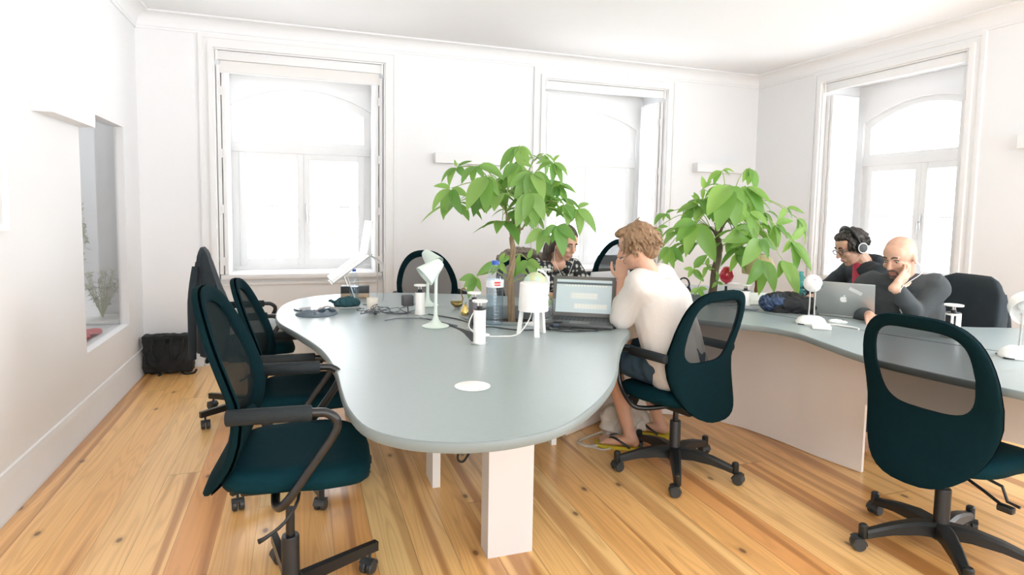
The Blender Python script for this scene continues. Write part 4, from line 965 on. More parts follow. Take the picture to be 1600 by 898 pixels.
# ------------------------------------------------------------------ bags and clothes
t = thing('canvas_bag', 'black square canvas bag leaning in the corner by the skirting', 'bag', (-.99, 5.30, 0), A_(-3))
bm = B(); box(bm, (-.17, -.04, .012), (.17, .05, .30)); sphere(bm, (0, -.045, .12), (.14, .035, .11)); obj('body', blob(bm, .008, 4, .008, 14, 2, 1), BLACKC, t)
for x in (-.07, .06):
    bm = B(); tube(bm, [(x-.02, -.065, .29), (x-.03, -.085, .2), (x+.0, -.092, .12), (x+.05, -.085, .19), (x+.06, -.065, .28)], .008, 6, 5, flat=1.8); obj('strap', bm, BLACKC, t)
for P_ in ([(.1, -.04, .01), (.13, -.09, .006), (.19, -.08, .008), (.2, -.03, .02)], [(-.06, -.045, .01), (-.04, -.075, .006), (-.05, -.1, .006)]):
    bm = B(); tube(bm, P_, .008, 6, 5); obj('strap', bm, BLACKC, t)
bm = B(); tube(bm, [(-.16, -.046, .265), (0, -.052, .275), (.16, -.046, .265)], .004, 6, 4); obj('zip', bm, GREYP, t)
t = thing('tote_bag', 'cream cotton tote bag slumped on the floor behind the blond person\'s feet', 'bag', (1.79, 3.10, 0), A_(20))
bm = B(); sphere(bm, (0, 0, .085), (.16, .09, .083)); sphere(bm, (-.06, 0, .10), (.1, .08, .09)); sphere(bm, (.09, 0, .07), (.1, .09, .068)); sphere(bm, (.02, .0, .14), (.08, .06, .05)); box(bm, (-.13, -.05, .004), (.15, .05, .05))
obj('body', blob(bm, .008, 3, .02, 13, 4, 1), mat('natural_cotton', (.58, .53, .46), .9, var=.08, scale=20, bump=.3), t)
bm = B(); tube(bm, [(-.14, -.02, .06), (-.22, -.04, .02), (-.30, -.02, .007), (-.31, .06, .007), (-.24, .08, .007), (-.13, .05, .03)], .006, 6, 6, flat=2); obj('strap', bm, MATS['natural_cotton'], t); bm = B(); tube(bm, [(-.12, -.04, .05), (-.2, -.1, .01), (-.27, -.1, .006), (-.3, -.03, .006)], .005, 6, 6); obj('strap', bm, MATS['natural_cotton'], t)
bm = B(); sphere(bm, (0, 0, 0), (.09, .014, .045), Matrix.Rotation(A_(-25), 3, 'Y')); 
s = tag(obj('black_folder', bm, BLACKP), 'black object poking out of the cream tote bag', 'folder'); s.location = (1.83, 3.13, .17)

def draped_jacket(chair, name, label, drop, wide, zt, m, seed):
    """a jacket hung over a chair back: wraps both sides of the top edge and hangs behind"""
    t = thing(name, label, 'jacket', chair.location, chair.rotation_euler.z)
    zb = .36; bm = B(); na, nl = 26, 26; N = 46
    rings = []
    xt = back_x(0, min(.63, zt-zb))
    for i in range(nl):
        v = i/(nl-1); z = zt - drop*v
        vb = min(1, max(.04, (z-zb)/.63)); hw = .225*wide*(1-.22*max(0, (vb-.62)/.38))*(1+.06*v)
        if v < .14: hw *= .55+.45*math.sqrt(v/.14)
        xf = back_x(0, max(.1, min(.63, z-zb))) + .028      # the front follows the back rest, the rear hangs straight down
        xr = xt - .03 - .012*v
        ring = []
        for k in range(N):
            a = 2*PI*k/N; c_, s_ = math.cos(a), math.sin(a)
            y = math.copysign(abs(c_)**.7, c_)*hw
            fold = (.010*math.sin(y*75+seed+v*2) + .006*math.sin(y*131+seed))*min(1, v*4)
            xm = (xf+xr)/2; th = (xf-xr)/2*(1 if v > .06 else .35+v*10)
            ring.append(V((xm + math.copysign(abs(s_)**.5, s_)*th - (fold if s_ < 0 else 0) + .05*(abs(y)/.23)**2, y, z+.008*math.sin(y*40+seed)*v)))
        rings.append(ring)
    rings_to(bm, rings); obj('body', bm, m, t, 80)
    for s in (-1, 1):
        bm = B(); tube(bm, [(xt-.03, s*.15, zt-.10), (xt-.05, s*.17, zt-.3), (xt-.055, s*.16, zt-drop-.02)], [.018, .024, .02], 12, 5); obj('sleeve', bm, m, t, 80)
    return t
draped_jacket(chC, 'jacket', 'dark jacket hanging over the chair back near the corner', .62, 1.0, 1.06, NAVYC, 1)
draped_jacket(chI, 'jacket', 'black jacket over the chair back behind the bald man', .56, 1.12, .985, NAVYC, 3)
t = thing('scarf', 'grey brown scarf draped on the chair behind the woman', 'scarf', chE.location, chE.rotation_euler.z)
bm = B(); P = [V((back_x(y, .6)-.0, y, .985+.012*math.cos(y*9)-1.2*abs(y)**2.2)) for y in [-.2+.4*k/12 for k in range(13)]]
tube(bm, P, [.02, .032, .036, .032, .02], 12); obj('body', blob(bm, .006, 2, .01, 30, 1, 1), mat('taupe_wool', (.20, .17, .14), .9, var=.3), t)
t = thing('patterned_cushion', 'pale dotted cushion on the seat of the corner chair', 'cushion', (-.14, 4.05, .535), A_(-4))
bm = B(); sphere(bm, (0, 0, .05), (.17, .17, .05)); box(bm, (-.15, -.15, .02), (.15, .15, .07)); obj('body', blob(bm, .01, 6), mat('pale_blue_cotton', (.55, .62, .64), .9, var=.25, scale=60), t)
t = thing('pink_cloth', 'folded pink cloth beyond the left end of the table', 'cloth', (.0, 4.28, .56))
bm = B(); sphere(bm, (0, 0, .06), (.12, .07, .055)); sphere(bm, (.06, .02, .09), (.07, .05, .04)); obj('body', blob(bm, .008, 2, .012, 22, 1, 1), mat('dusty_pink_cotton', (.62, .25, .30), .9), t)
t = thing('window_stool', 'small white stool under the left window beyond the table', 'stool', (.0, 4.28, 0))
bm = B(); lathe(bm, [(0, .53), (.15, .53), (.155, .545), (.15, .56), (0, .56)], 28); obj('seat', bm, WOODW, t)
for k in range(4):
    a = PI/4+PI/2*k; bm = B(); tube(bm, [(.10*math.cos(a), .10*math.sin(a), .535), (.14*math.cos(a), .14*math.sin(a), 0)], .013, 8); obj('leg', bm, WOODW, t)
TREE1=[((0.761,3.201,1.428),[(0.666,3.212,1.436),(0.651,3.168,1.300),(0.720,3.202,1.256),(0.799,3.109,1.286),(0.846,3.160,1.385)]),
((0.838,3.392,1.554),[(0.747,3.391,1.461),(0.785,3.350,1.440),(0.919,3.358,1.588),(0.880,3.334,1.485)]),
((0.845,3.417,1.556),[(0.830,3.419,1.599)]),
((0.903,3.231,1.554),[(0.816,3.199,1.450),(0.878,3.189,1.451),(0.944,3.197,1.485),(1.061,3.195,1.474)]),
((0.912,3.030,1.493),[(0.786,2.972,1.310),(0.886,2.957,1.296),(0.967,3.000,1.385),(0.962,3.038,1.342),(0.854,3.037,1.406)]),
((1.154,3.223,1.676),[(1.039,3.219,1.531),(1.112,3.261,1.553),(1.135,3.165,1.549),(1.230,3.208,1.597),(1.189,3.171,1.565)]),
((1.098,3.082,1.563),[(1.002,3.060,1.471),(1.028,3.041,1.437),(1.087,3.046,1.446),(1.153,3.069,1.479),(1.159,3.031,1.542)]),
((1.106,2.881,1.509),[(0.987,2.908,1.429),(1.013,2.901,1.369),(1.060,2.854,1.369),(1.123,2.845,1.320),(1.174,2.800,1.447),(1.130,2.788,1.364)]),
((1.302,3.095,1.582),[(1.203,3.098,1.568),(1.220,3.122,1.529),(1.373,3.044,1.499),(1.284,3.061,1.459),(1.345,3.063,1.454)]),
((1.313,3.119,1.584),[(1.347,3.103,1.623)]),
((1.350,3.137,1.456),[(1.331,3.113,1.363),(1.456,3.109,1.412),(1.287,3.155,1.356),(1.387,3.083,1.357)]),
((1.394,2.974,1.337),[(1.458,2.950,1.358),(1.486,2.914,1.196),(1.417,2.980,1.182),(1.348,2.989,1.240)]),
((1.306,2.937,1.355),[(1.304,2.892,1.229),(1.270,2.966,1.281),(1.333,2.878,1.266)]),
((1.176,2.902,1.225),[(1.078,2.908,1.146),(1.148,2.913,1.089),(1.190,2.854,1.139)]),
((1.208,2.796,1.248),[(1.226,2.756,1.088),(1.272,2.704,1.167),(1.181,2.800,1.155),(1.136,2.826,1.186)]),
((1.072,2.815,1.407),[(0.996,2.816,1.233),(1.103,2.824,1.230),(1.022,2.781,1.266),(1.133,2.789,1.266)]),
((1.105,3.288,1.418),[(1.029,3.315,1.471),(1.149,3.275,1.498),(1.060,3.288,1.352)]),
((1.205,3.312,1.292),[(1.155,3.335,1.236),(1.282,3.302,1.200),(1.236,3.296,1.421)]),
((1.336,3.354,1.519),[(1.388,3.322,1.313),(1.291,3.305,1.386),(1.426,3.320,1.427)]),
((1.330,3.297,1.645),[(1.278,3.312,1.599),(1.410,3.290,1.566),(1.342,3.299,1.516)]),
((0.889,3.145,0.956),[(0.795,3.150,0.937),(0.843,3.126,0.838),(0.915,3.131,0.877),(0.813,3.123,0.898)]),
((1.031,3.171,1.028),[(0.905,3.189,0.958),(0.979,3.154,0.960),(1.051,3.144,1.086),(1.057,3.125,0.969),(1.097,3.158,1.064)]),
((1.152,3.236,0.992),[(1.100,3.214,0.915),(1.209,3.190,0.952),(1.165,3.223,1.073)]),
((1.188,3.159,1.045),[(1.132,3.189,0.953),(1.248,3.095,0.997),(1.212,3.146,1.106),(1.231,3.127,0.940)]),
((1.349,3.180,0.814),[(1.311,3.201,0.757),(1.386,3.171,0.758),(1.373,3.183,0.857)])]
TREE2=[((2.312,3.478,1.092),[(2.234,3.466,0.995),(2.277,3.453,0.945),(2.326,3.429,0.946),(2.419,3.459,0.985),(2.280,3.501,1.035)]),
((2.368,3.615,1.312),[(2.271,3.601,1.228),(2.341,3.602,1.259),(2.416,3.581,1.335),(2.391,3.586,1.265)]),
((2.281,3.569,1.216),[(2.236,3.572,1.160),(2.345,3.544,1.222),(2.290,3.529,1.119)]),
((2.407,3.321,1.258),[(2.216,3.305,1.217),(2.264,3.329,1.130),(2.311,3.286,1.034),(2.512,3.247,1.003),(2.401,3.344,1.320)]),
((2.545,3.491,1.381),[(2.404,3.540,1.313),(2.446,3.501,1.263),(2.512,3.507,1.458),(2.497,3.514,1.436)]),
((2.619,3.543,1.483),[(2.581,3.525,1.568),(2.678,3.541,1.542),(2.615,3.545,1.409)]),
((2.694,3.458,1.608),[(2.652,3.484,1.504),(2.608,3.495,1.525),(2.736,3.428,1.569),(2.766,3.416,1.591)]),
((2.573,3.214,1.494),[(2.368,3.166,1.297),(2.604,3.180,1.227),(2.406,3.110,1.205),(2.618,3.118,1.373),(2.502,3.199,1.411)]),
((2.800,3.343,1.504),[(2.836,3.220,1.273),(2.809,3.258,1.243),(2.742,3.296,1.375),(2.891,3.202,1.386)]),
((2.902,3.429,1.631),[(2.855,3.391,1.507),(2.889,3.353,1.464),(2.836,3.420,1.529)]),
((2.811,3.245,1.197),[(2.539,3.228,1.135),(2.708,3.308,1.240),(2.649,3.288,1.090)]),
((3.013,3.394,1.337),[(3.078,3.323,1.273),(2.965,3.362,1.206),(3.033,3.340,1.185)]),
((3.101,3.296,1.365),[(3.199,3.232,1.324),(3.019,3.277,1.274),(3.152,3.286,1.275)]),
((3.058,3.196,1.149),[(3.177,3.197,1.239),(3.163,3.109,0.943),(3.056,3.150,0.920),(2.976,3.176,1.066),(3.086,3.137,1.068)]),
((2.722,3.094,1.167),[(2.573,3.078,0.985),(2.651,3.079,1.076),(2.838,3.067,1.087),(2.730,3.027,1.039)]),
((2.803,3.165,1.027),[(2.640,3.109,0.859),(2.818,3.195,0.785),(2.864,3.105,0.813),(2.801,3.096,0.890)]),
((2.782,2.966,1.044),[(2.858,2.901,0.821),(2.777,2.879,0.908),(2.747,2.957,0.927)]),
((2.823,3.436,1.048),[(2.801,3.465,0.913),(2.875,3.427,0.938),(2.909,3.400,0.896)]),
((2.728,3.216,1.334),[(2.627,3.210,1.251),(2.822,3.144,1.246),(2.714,3.127,1.132)]),
((2.979,3.260,1.252),[(3.109,3.230,1.275),(3.050,3.216,1.148),(2.928,3.282,1.102),(2.971,3.212,1.093)]),
((2.997,3.475,1.425),[(2.887,3.468,1.334),(3.114,3.445,1.338),(3.090,3.475,1.247)]),
((3.220,3.318,1.297),[(3.307,3.300,1.165),(3.210,3.327,1.155),(3.291,3.303,1.099)]),
((2.504,3.468,0.940),[(2.445,3.493,0.938),(2.458,3.458,0.881),(2.587,3.435,1.037),(2.558,3.419,0.857),(2.525,3.431,0.900)]),
((2.631,3.494,0.953),[(2.627,3.473,1.016),(2.677,3.456,0.916),(2.591,3.477,0.871)]),
((2.451,3.339,0.827),[(2.432,3.344,0.776),(2.501,3.335,0.762),(2.398,3.346,0.794),(2.519,3.329,0.818)]),
((2.612,3.355,0.863),[(2.588,3.374,0.819),(2.659,3.348,0.842),(2.613,3.347,0.928)])]
# ------------------------------------------------------------------ the two money trees
def leaflet(bm, h, t, side_hint, wr=.41):
    """one pointed leaflet from the hub h to its tip t, arched and folded along the midrib"""
    h, t = V(h), V(t); d = t-h; L = d.length
    if L < .01: return
    up = V((0, 0, 1)); dn = d.normalized()
    s = dn.cross(side_hint)
    if s.length < .15: s = dn.cross(V((1, 0, 0)))
    s.normalize(); nrm = s.cross(dn).normalized()
    if nrm.z < 0 and abs(nrm.z) > .3: nrm = -nrm; s = -s
    arch_ = L*random.uniform(.05, .14); w_ = L*wr*random.uniform(.42, .56)
    rows = []
    for k in range(8):
        u = .06+.94*k/7
        c = h + d*u + nrm*arch_*4*u*(1-u)*.7 + up*arch_*.5*math.sin(PI*u)
        wd = w_*max(.015, (math.sin(PI*min(1, u**.8)))**.8) if u < .999 else .0006
        if k == 0: wd = w_*.08
        f = .22*wd
        rows.append([bm.verts.new(c - s*wd + nrm*f), bm.verts.new(c - s*wd*.5 + nrm*f*.35), bm.verts.new(c), bm.verts.new(c + s*wd*.5 + nrm*f*.35), bm.verts.new(c + s*wd + nrm*f)])
    for a, b in zip(rows[:-1], rows[1:]):
        for i in range(4): bm.faces.new((a[i], a[i+1], b[i+1], b[i]))
def money_tree(label, data, lowz, tops, trunk, pot_xy, pot_r, leafm, barkm, extra, tr):
    t = thing('money_tree', label, 'tree', (*pot_xy, Z0-.055))
    bm = B(); pt_ = B(); cen = V((0, 0, 0))
    for h, tt in data: cen += V(h)
    cen /= len(data)
    for h, tt in data:
        hv = V(h)
        for tip in tt: leaflet(bm, h, tip, (((V(tip)+hv)/2 - cen).normalized()*.6 + V((-.25, -.7, .45))).normalized())
        best = min(tops if hv.z > lowz else [V(trunk[1]), V(trunk[2])], key=lambda p: (p-hv).length)
        mid = (best+hv)/2 + V((0, 0, .25*(hv-best).length))
        tube(pt_, [best, mid, hv], [.0035, .0025], 6, 5)
    ups = [d for d in data if d[0][2] > lowz]
    for _ in range(extra):                         # leaves on the far side that the picture only hints at
        h, tt = random.choice(ups); hv = V(h)*.62+cen*.38 + V((random.uniform(-.12, .12), random.uniform(.05, .22), random.uniform(-.08, .06)))
        for k in range(5):
            a = 2*PI*k/5+random.random(); L = random.uniform(.12, .19)
            leaflet(bm, hv, hv+V((math.cos(a)*L, math.sin(a)*L, -L*random.uniform(.2, .9))), V((0, 0, 1)))
        best = min(tops, key=lambda p: (p-hv).length); tube(pt_, [best, (best+hv)/2+V((0, 0, .04)), hv], [.003, .002], 5, 4)
    obj('foliage', bm, leafm, t, 180, world=True); obj('petiole', pt_, STALK, t, 60, world=True)
    bm = B(); P = spline([V(p) for p in trunk], 6); n = len(P)
    for k in range(3):
        Q = []
        for i, p in enumerate(P):
            a = 2*PI*k/3 + i*.42; Q.append(p + V((math.cos(a), math.sin(a), 0))*tr*.62*(1-.35*i/n))
        tube(bm, Q, [tr*.85, tr*.7, tr*.5], 8)
    for tp in tops:
        tube(bm, [P[-1], (P[-1]+tp)/2+V((0, 0, .01)), tp], [tr*.6, tr*.45, tr*.35], 8, 4); sphere(bm, tp, tr*.5, seg=8)
    obj('trunk', bm, barkm, t, 60, world=True); return t
z_ = Z0-.055
money_tree('taller potted money tree with a braided trunk left of the woman', TREE1, 1.15, [V((1.06, 3.19, 1.335)), V((1.15, 3.15, 1.215)), V((1.14, 3.2, 1.30))], [(1.10, 3.14, z_), (1.085, 3.148, .92), (1.10, 3.153, 1.06), (1.095, 3.164, 1.17)], (1.12, 3.18), .2, LEAF1, BARK, 18, .016)
money_tree('bushier potted money tree behind the blond person', TREE2, 1.0, [V((2.64, 3.43, 1.25)), V((2.71, 3.41, 1.27)), V((2.62, 3.46, 1.22))], [(2.61, 3.41, z_), (2.637, 3.406, .94), (2.663, 3.408, 1.07), (2.655, 3.42, 1.15)], (2.62, 3.43), .2, LEAF2, BARKD, 20, .021)
def planter(x, y, r, label):
    t = thing('planter_tub', label, 'planter', (x, y, ZT-.29))
    bm = B(); R0 = r-.012
    lathe(bm, [(.0, 0), (R0-.03, 0), (R0-.012, .02), (R0-.01, .285), (r+.012, .2905), (r+.014, .295), (r+.010, .299), (R0-.022, .299), (R0-.022, .19), (0, .19)], 40, cap=False); obj('tub', bm, mat('slate_grey_tub', (.20, .225, .235), .5), t, 40)
    bm = B(); lathe(bm, [(0, .228), (R0-.03, .226), (R0-.021, .222), (R0-.021, .2), (0, .2)], 36, cap=False); obj('soil', bm, SOIL, t)
planter(1.12, 3.18, .29, 'round grey planter sunk into the table under the taller tree'); planter(2.62, 3.43, .24, 'round grey planter sunk into the table under the bushier tree')
# ------------------------------------------------------------------ people
def head_frame(c, fwd, up):
    f = V(fwd).normalized(); u = V(up); u = (u - f*u.dot(f)).normalized(); l = u.cross(f)
    m = Matrix((f, l, u)).transposed().to_4x4(); m.translation = V(c); return m
def add_head(bm, m, k=1.0, jaw=1.0):
    r3 = m.to_3x3()
    def el(c, r): sphere(bm, m @ (V(c)*k), tuple(x*k for x in r), r3, 20)
    def cp(a, b, ra, rb): capsule(bm, m @ (V(a)*k), m @ (V(b)*k), ra*k, rb*k, 10)
    el((-.012, 0, .030), (.097, .077, .090)); el((.025, 0, -.035), (.066, .060, .078)); el((.04, 0, .04), (.052, .062, .055))
    el((.060, 0, -.095), (.022*jaw, .026*jaw, .020)); cp((-.01, -.055, -.045), (.05, -.026, -.092), .016, .014); cp((-.01, .055, -.045), (.05, .026, -.092), .016, .014)
    cp((.092, 0, .012), (.114, 0, -.026), .008, .0115); el((.105, .010, -.030), (.008, .007, .006)); el((.105, -.010, -.030), (.008, .007, .006))
    cp((.082, -.034, .026), (.088, -.008, .024), .010, .010); cp((.082, .034, .026), (.088, .008, .024), .010, .010)
    el((.066, .036, -.022), (.024, .022, .020)); el((.066, -.036, -.022), (.024, .022, .020))
    cp((.086, -.016, -.060), (.086, .016, -.060), .0085, .0085); cp((.083, -.013, -.070), (.083, .013, -.070), .008, .008)
    for s in (-1, 1):
        el((-.008, s*.078, -.002), (.020, .008, .031)); el((-.002, s*.080, -.026), (.010, .006, .010))
def face_bits(root, m, k=1.0, brow=(.06, .035, .02), lids=True):
    r3 = m.to_3x3()
    for s in (-1, 1):
        bm = B(); sphere(bm, m @ (V((.0775, s*.031, .006))*k), (.010*k, .013*k, .0045*k), r3, 14); obj('eye', bm, mat('eye_white', (.50, .46, .43), .25), root, world=True)
        bm = B(); sphere(bm, m @ (V((.086, s*.031, .0035))*k), (.0035*k, .0055*k, .0040*k), r3, 10); obj('iris', bm, EYEM, root, world=True)
        bm = B(); P = [m @ (V((.082-.004*abs(y-.03)*60*.1, s*y, .0125-.9*(y-.03)**2*20*.3))*k) for y in (.017, .024, .031, .038, .045)]
        tube(bm, P, .0024*k, 6); obj('eyelashes', bm, EYEM, root, world=True)
        bm = B(); tube(bm, [m @ (V(p)*k) for p in ((.094, s*.012, .028), (.094, s*.026, .034), (.086, s*.044, .030))], [.004*k, .005*k, .0025*k], 8, 4); obj('eyebrow', bm, mat('brow_hair_%d' % int(brow[0]*1000), brow, .8), root, world=True)
    bm = B(); capsule(bm, m @ (V((.0925, -.015, -.0595))*k), m @ (V((.0925, .015, -.0595))*k), .0042*k, .0042*k, 8); capsule(bm, m @ (V((.090, -.012, -.069))*k), m @ (V((.090, .012, -.069))*k), .0048*k, .0048*k, 8)
    obj('lips', bm, LIPS, root, world=True)
def add_hand(bm, w, fd, nd, side, curl, spread=.18, k=1.0, thumb_in=.5):
    """w wrist, fd towards the fingers, nd out of the back of the hand, side +1 if the thumb lies at nd x fd"""
    f = V(fd).normalized(); n = V(nd); n = (n - f*n.dot(f)).normalized(); t = n.cross(f)*side; w = V(w)
    capsule(bm, w - f*.02, w + f*.02, .023*k, .024*k); 
    for j in range(4): capsule(bm, w + f*.02*k + t*(.018-.012*j)*k, w + f*.085*k + t*(.030-.020*j)*k, .013*k, .0105*k, 10)
    curl = curl if isinstance(curl, (list, tuple)) else [curl]*4
    for j, L in enumerate((.072, .080, .074, .058)):
        p = w + f*.085*k + t*(.030-.020*j)*k; a = 0; sp = spread*(1.5-j)/3
        seg = [L*.45, L*.31, L*.26]; r = [.0088, .0080, .0072, .0062]
        for i in range(3):
            a += curl[j]*(.75, 1.0, .7)[i]; d = (f*math.cos(a) - n*math.sin(a) + t*sp).normalized(); q = p + d*seg[i]*k
            capsule(bm, p, q, r[i]*k, r[i+1]*k, 10); p = q
    p = w + f*.025*k + t*.024*k; d = (f*.62 + t*.75 - n*.25*thumb_in).normalized(); q = p + d*.042*k; capsule(bm, p, q, .0125*k, .0105*k, 10)
    d = (f*.85 + t*(.55-.5*thumb_in) - n*.35*thumb_in).normalized(); r_ = q + d*.032*k; capsule(bm, q, r_, .010*k, .009*k, 10); d = (f*.95 + t*(.25-.5*thumb_in) - n*.45*thumb_in).normalized(); capsule(bm, r_, r_ + d*.026*k, .009*k, .0072*k, 10)
def add_foot(bm, an, toe, k=1.0):
    an, toe = V(an), V(toe); d = (toe-an); d.z = 0; d.normalize(); l = V((0, 0, 1)).cross(d)
    z0 = .022
    capsule(bm, an, (an.x - d.x*.03, an.y-d.y*.03, z0+.022), .036, .030)
    for s, L in ((-1, .17), (0, .18), (1, .17)): capsule(bm, (an.x-d.x*.02+l.x*s*.008, an.y-d.y*.02+l.y*s*.008, z0+.03), (an.x+d.x*(L-.05)+l.x*s*.024, an.y+d.y*(L-.05)+l.y*s*.024, z0+.014), .030, .019)
    for j in range(5):
        y = (-.038+.019*j); b_ = an + d*(.125-.006*j) + l*y; capsule(bm, (b_.x, b_.y, z0+.013), (b_.x+d.x*.045, b_.y+d.y*.045, z0+.008), .0115 if j else .014, .009, 10)
def add_body(bm, J, k=1.0, w=1.0, legs=True, arms=True):
    """J: joints in the room; tapered limbs melted together"""
    def c(a, b, ra, rb): capsule(bm, J[a], J[b], ra, rb, 14)
    ch, pe = V(J['chest']), V(J['pelvis']); lt = (V(J['shL'])-V(J['shR'])).normalized()
    for s, n_ in ((1, 'L'), (-1, 'R')):
        capsule(bm, pe + lt*s*.07*w, ch + lt*s*.065*w, .095*w, .10*w, 14); capsule(bm, ch + lt*s*.06*w, V(J['sh'+n_]) - lt*s*.02, .085*w, .055*w, 14)
        capsule(bm, V(J['neck']) - V((0, 0, .03)), V(J['sh'+n_]) - V((0, 0, .005)), .05*w, .05*w, 12)
        if arms: c('sh'+n_, 'el'+n_, .052*w, .039*w); c('el'+n_, 'wr'+n_, .038*w, .026*w)
        if legs: c('hip'+n_, 'kn'+n_, .082*w, .058*w); c('kn'+n_, 'an'+n_, .055*w, .034*w)
    c('neck', 'head', .054*k, .05*k)
def sleeve(bm, J, n_, r0, r1, r2, upto=1.0):
    capsule(bm, J['sh'+n_], J['el'+n_], r0, r1, 14); e, w_ = V(J['el'+n_]), V(J['wr'+n_]); capsule(bm, e, e+(w_-e)*upto, r1, r2, 14)
def torso_cloth(bm, J, w, low, off=.014):
    ch, pe = V(J['chest']), V(J['pelvis']); lt = (V(J['shL'])-V(J['shR'])).normalized()
    lo = pe + (ch-pe)*low
    for s, n_ in ((1, 'L'), (-1, 'R')):
        capsule(bm, lo + lt*s*.075*w, ch + lt*s*.066*w, .10*w+off, .103*w+off, 16); capsule(bm, ch + lt*s*.06*w, V(J['sh'+n_]) - lt*s*.02, .088*w+off, .056*w+off, 14)
        capsule(bm, V(J['neck']) - V((0, 0, .045)), V(J['sh'+n_]) - V((0, 0, .002)), .050*w+off*.6, .052*w+off*.6, 12)
def hair_tufts(bm, m, n, k, lo, hi, ln, seed, rad=.011, face=.35, zmin=-.05):
    rnd = random.Random(seed)
    for _ in range(n):
        a = rnd.uniform(face, 2*PI-face); z = rnd.uniform(-.45, 1); rr = math.sqrt(max(0, 1-z*z))
        p = V((-.012+.100*rr*math.cos(a), .080*rr*math.sin(a), .030+.094*z))
        if p.z < zmin: continue
        d = V((rr*math.cos(a)*.55 - .25*max(0, z), rr*math.sin(a)*.55, -.75*rr)) + V((rnd.uniform(-.35, .35), rnd.uniform(-.35, .35), rnd.uniform(-.25, .25))); L = rnd.uniform(lo, hi)
        capsule(bm, m @ (p*k), m @ ((p + d.normalized()*L)*k), rad*k, rad*.35*k, 7)

# --- blond person in a pale sweater, seen from behind
def P3(o, f, a, l, u): return V((o[0]+f[0]*a-f[1]*l, o[1]+f[1]*a+f[0]*l, u))
fb = V((math.cos(A_(128)), math.sin(A_(128)))); ob = (1.80, 2.585); q = lambda a, l, u: P3(ob, fb, a, l, u)
J = dict(pelvis=q(.0, 0, .545), chest=q(.10, .005, .86), neck=q(.165, .03, 1.015), head=V((1.635, 2.715, 1.095)),
         shL=q(.15, .185, .955), shR=q(.16, -.175, .965), elL=V((1.535, 2.70, .785)), wrL=V((1.61, 2.85, .945)), elR=q(.38, -.30, .765), wrR=q(.55, -.12, .775),
         hipL=q(.06, .09, .545), hipR=q(.06, -.09, .545), knL=V((1.56, 2.86, .545)), knR=V((1.80, 3.0, .545)), anL=V((1.715, 2.90, .095)), anR=V((1.985, 3.03, .095)))
t = thing('person', 'person with tousled blond hair in a pale sweater and denim shorts, seated back to us', 'person', (1.80, 2.585, 0))
hm = head_frame((1.625, 2.725, 1.142), (-.72, .62, -.30), (-.1, .05, 1))
bm = B(); add_body(bm, J, 1.0, .98); add_head(bm, hm, .94)
add_hand(bm, J['wrL'], (-.05, -.05, 1), (-.6, -.5, 0), 1, [.6, .7, .8, .9], k=.95); add_hand(bm, J['wrR'], (-.8, .6, -.1), (0, 0, 1), 1, .3, k=.95)
add_foot(bm, J['anL'], (1.58, 3.0, 0)); add_foot(bm, J['anR'], (1.85, 3.18, 0))
obj('body', blob(bm, .0055, 3), SKIN, t, 180, world=True)
face_bits(t, hm, .94, (.30, .18, .08))
bm = B(); torso_cloth(bm, J, .98, .0, .026); sleeve(bm, J, 'L', .068, .058, .046, .40); sleeve(bm, J, 'R', .068, .056, .045, .5)
obj('sweater', blob(bm, .008, 5, .010, 7, 3, .6), mat('oatmeal_knit', (.64, .61, .575), .95, var=.05, scale=90, bump=.15), t, 180, world=True)
bm = B(); capsule(bm, q(.0, .07, .56), q(.0, -.07, .56), .118, .118, 16)
for n_ in 'LR': h_, k_ = V(J['hip'+n_]), V(J['kn'+n_]); capsule(bm, h_, h_+(k_-h_)*.82, .092, .072, 14)
obj('shorts', blob(bm, .008, 4, .007, 14, 5, 1), mat('blue_denim', (.025, .055, .085), .85, var=.2, scale=60), t, 180, world=True)
bm = B(); sphere(bm, hm @ V((-.018, 0, .036)), (.095, .078, .089), hm.to_3x3(), 20); sphere(bm, hm @ V((-.06, 0, -.02)), (.048, .060, .060), hm.to_3x3()); hair_tufts(bm, hm, 260, .93, .03, .055, 1, 4, .0085, .8, -.065)
sphere(bm, hm @ V((.045, 0, .088)), (.05, .055, .026), hm.to_3x3())
obj('hair', blob(bm, .004, 2, .004, 60, 3, .35), mat('sandy_hair', (.25, .155, .085), .6, var=.35, scale=70), t, 180, world=True)
for an, toe in (('anL', (1.58, 3.0)), ('anR', (1.85, 3.18))):
    a = V(J[an]); d = (V((*toe, 0))-V((a.x, a.y, 0))).normalized(); l = V((-d.y, d.x, 0)); a.z = 0
    bm = B(); pts = [(-.075, .0), (-.06, .028), (0, .036), (.09, .046), (.15, .044), (.185, .025), (.19, 0), (.18, -.03), (.14, -.044), (.08, -.04), (0, -.034), (-.06, -.028)]
    prism(bm, [a + d*p.x + l*p.y for p in spline([(x, y, 0) for x, y in pts], 4, True)], .002, .019)
    fl = obj('flip_flop', bm, mat('yellow_rubber', (.55, .45, .03), .6), t, world=True)
    bm = B()
    for s in (-1, 1): tube(bm, [a + d*.125 + V((0, 0, .03)), a + d*.085 + l*s*.026 + V((0, 0, .064)), a + d*.015 + l*s*.042 + V((0, 0, .035)), a - d*.01 + l*s*.038 + V((0, 0, .018))], .006, 8, 5, flat=1.5)
    obj('strap', bm, BLACKP, fl, world=True)

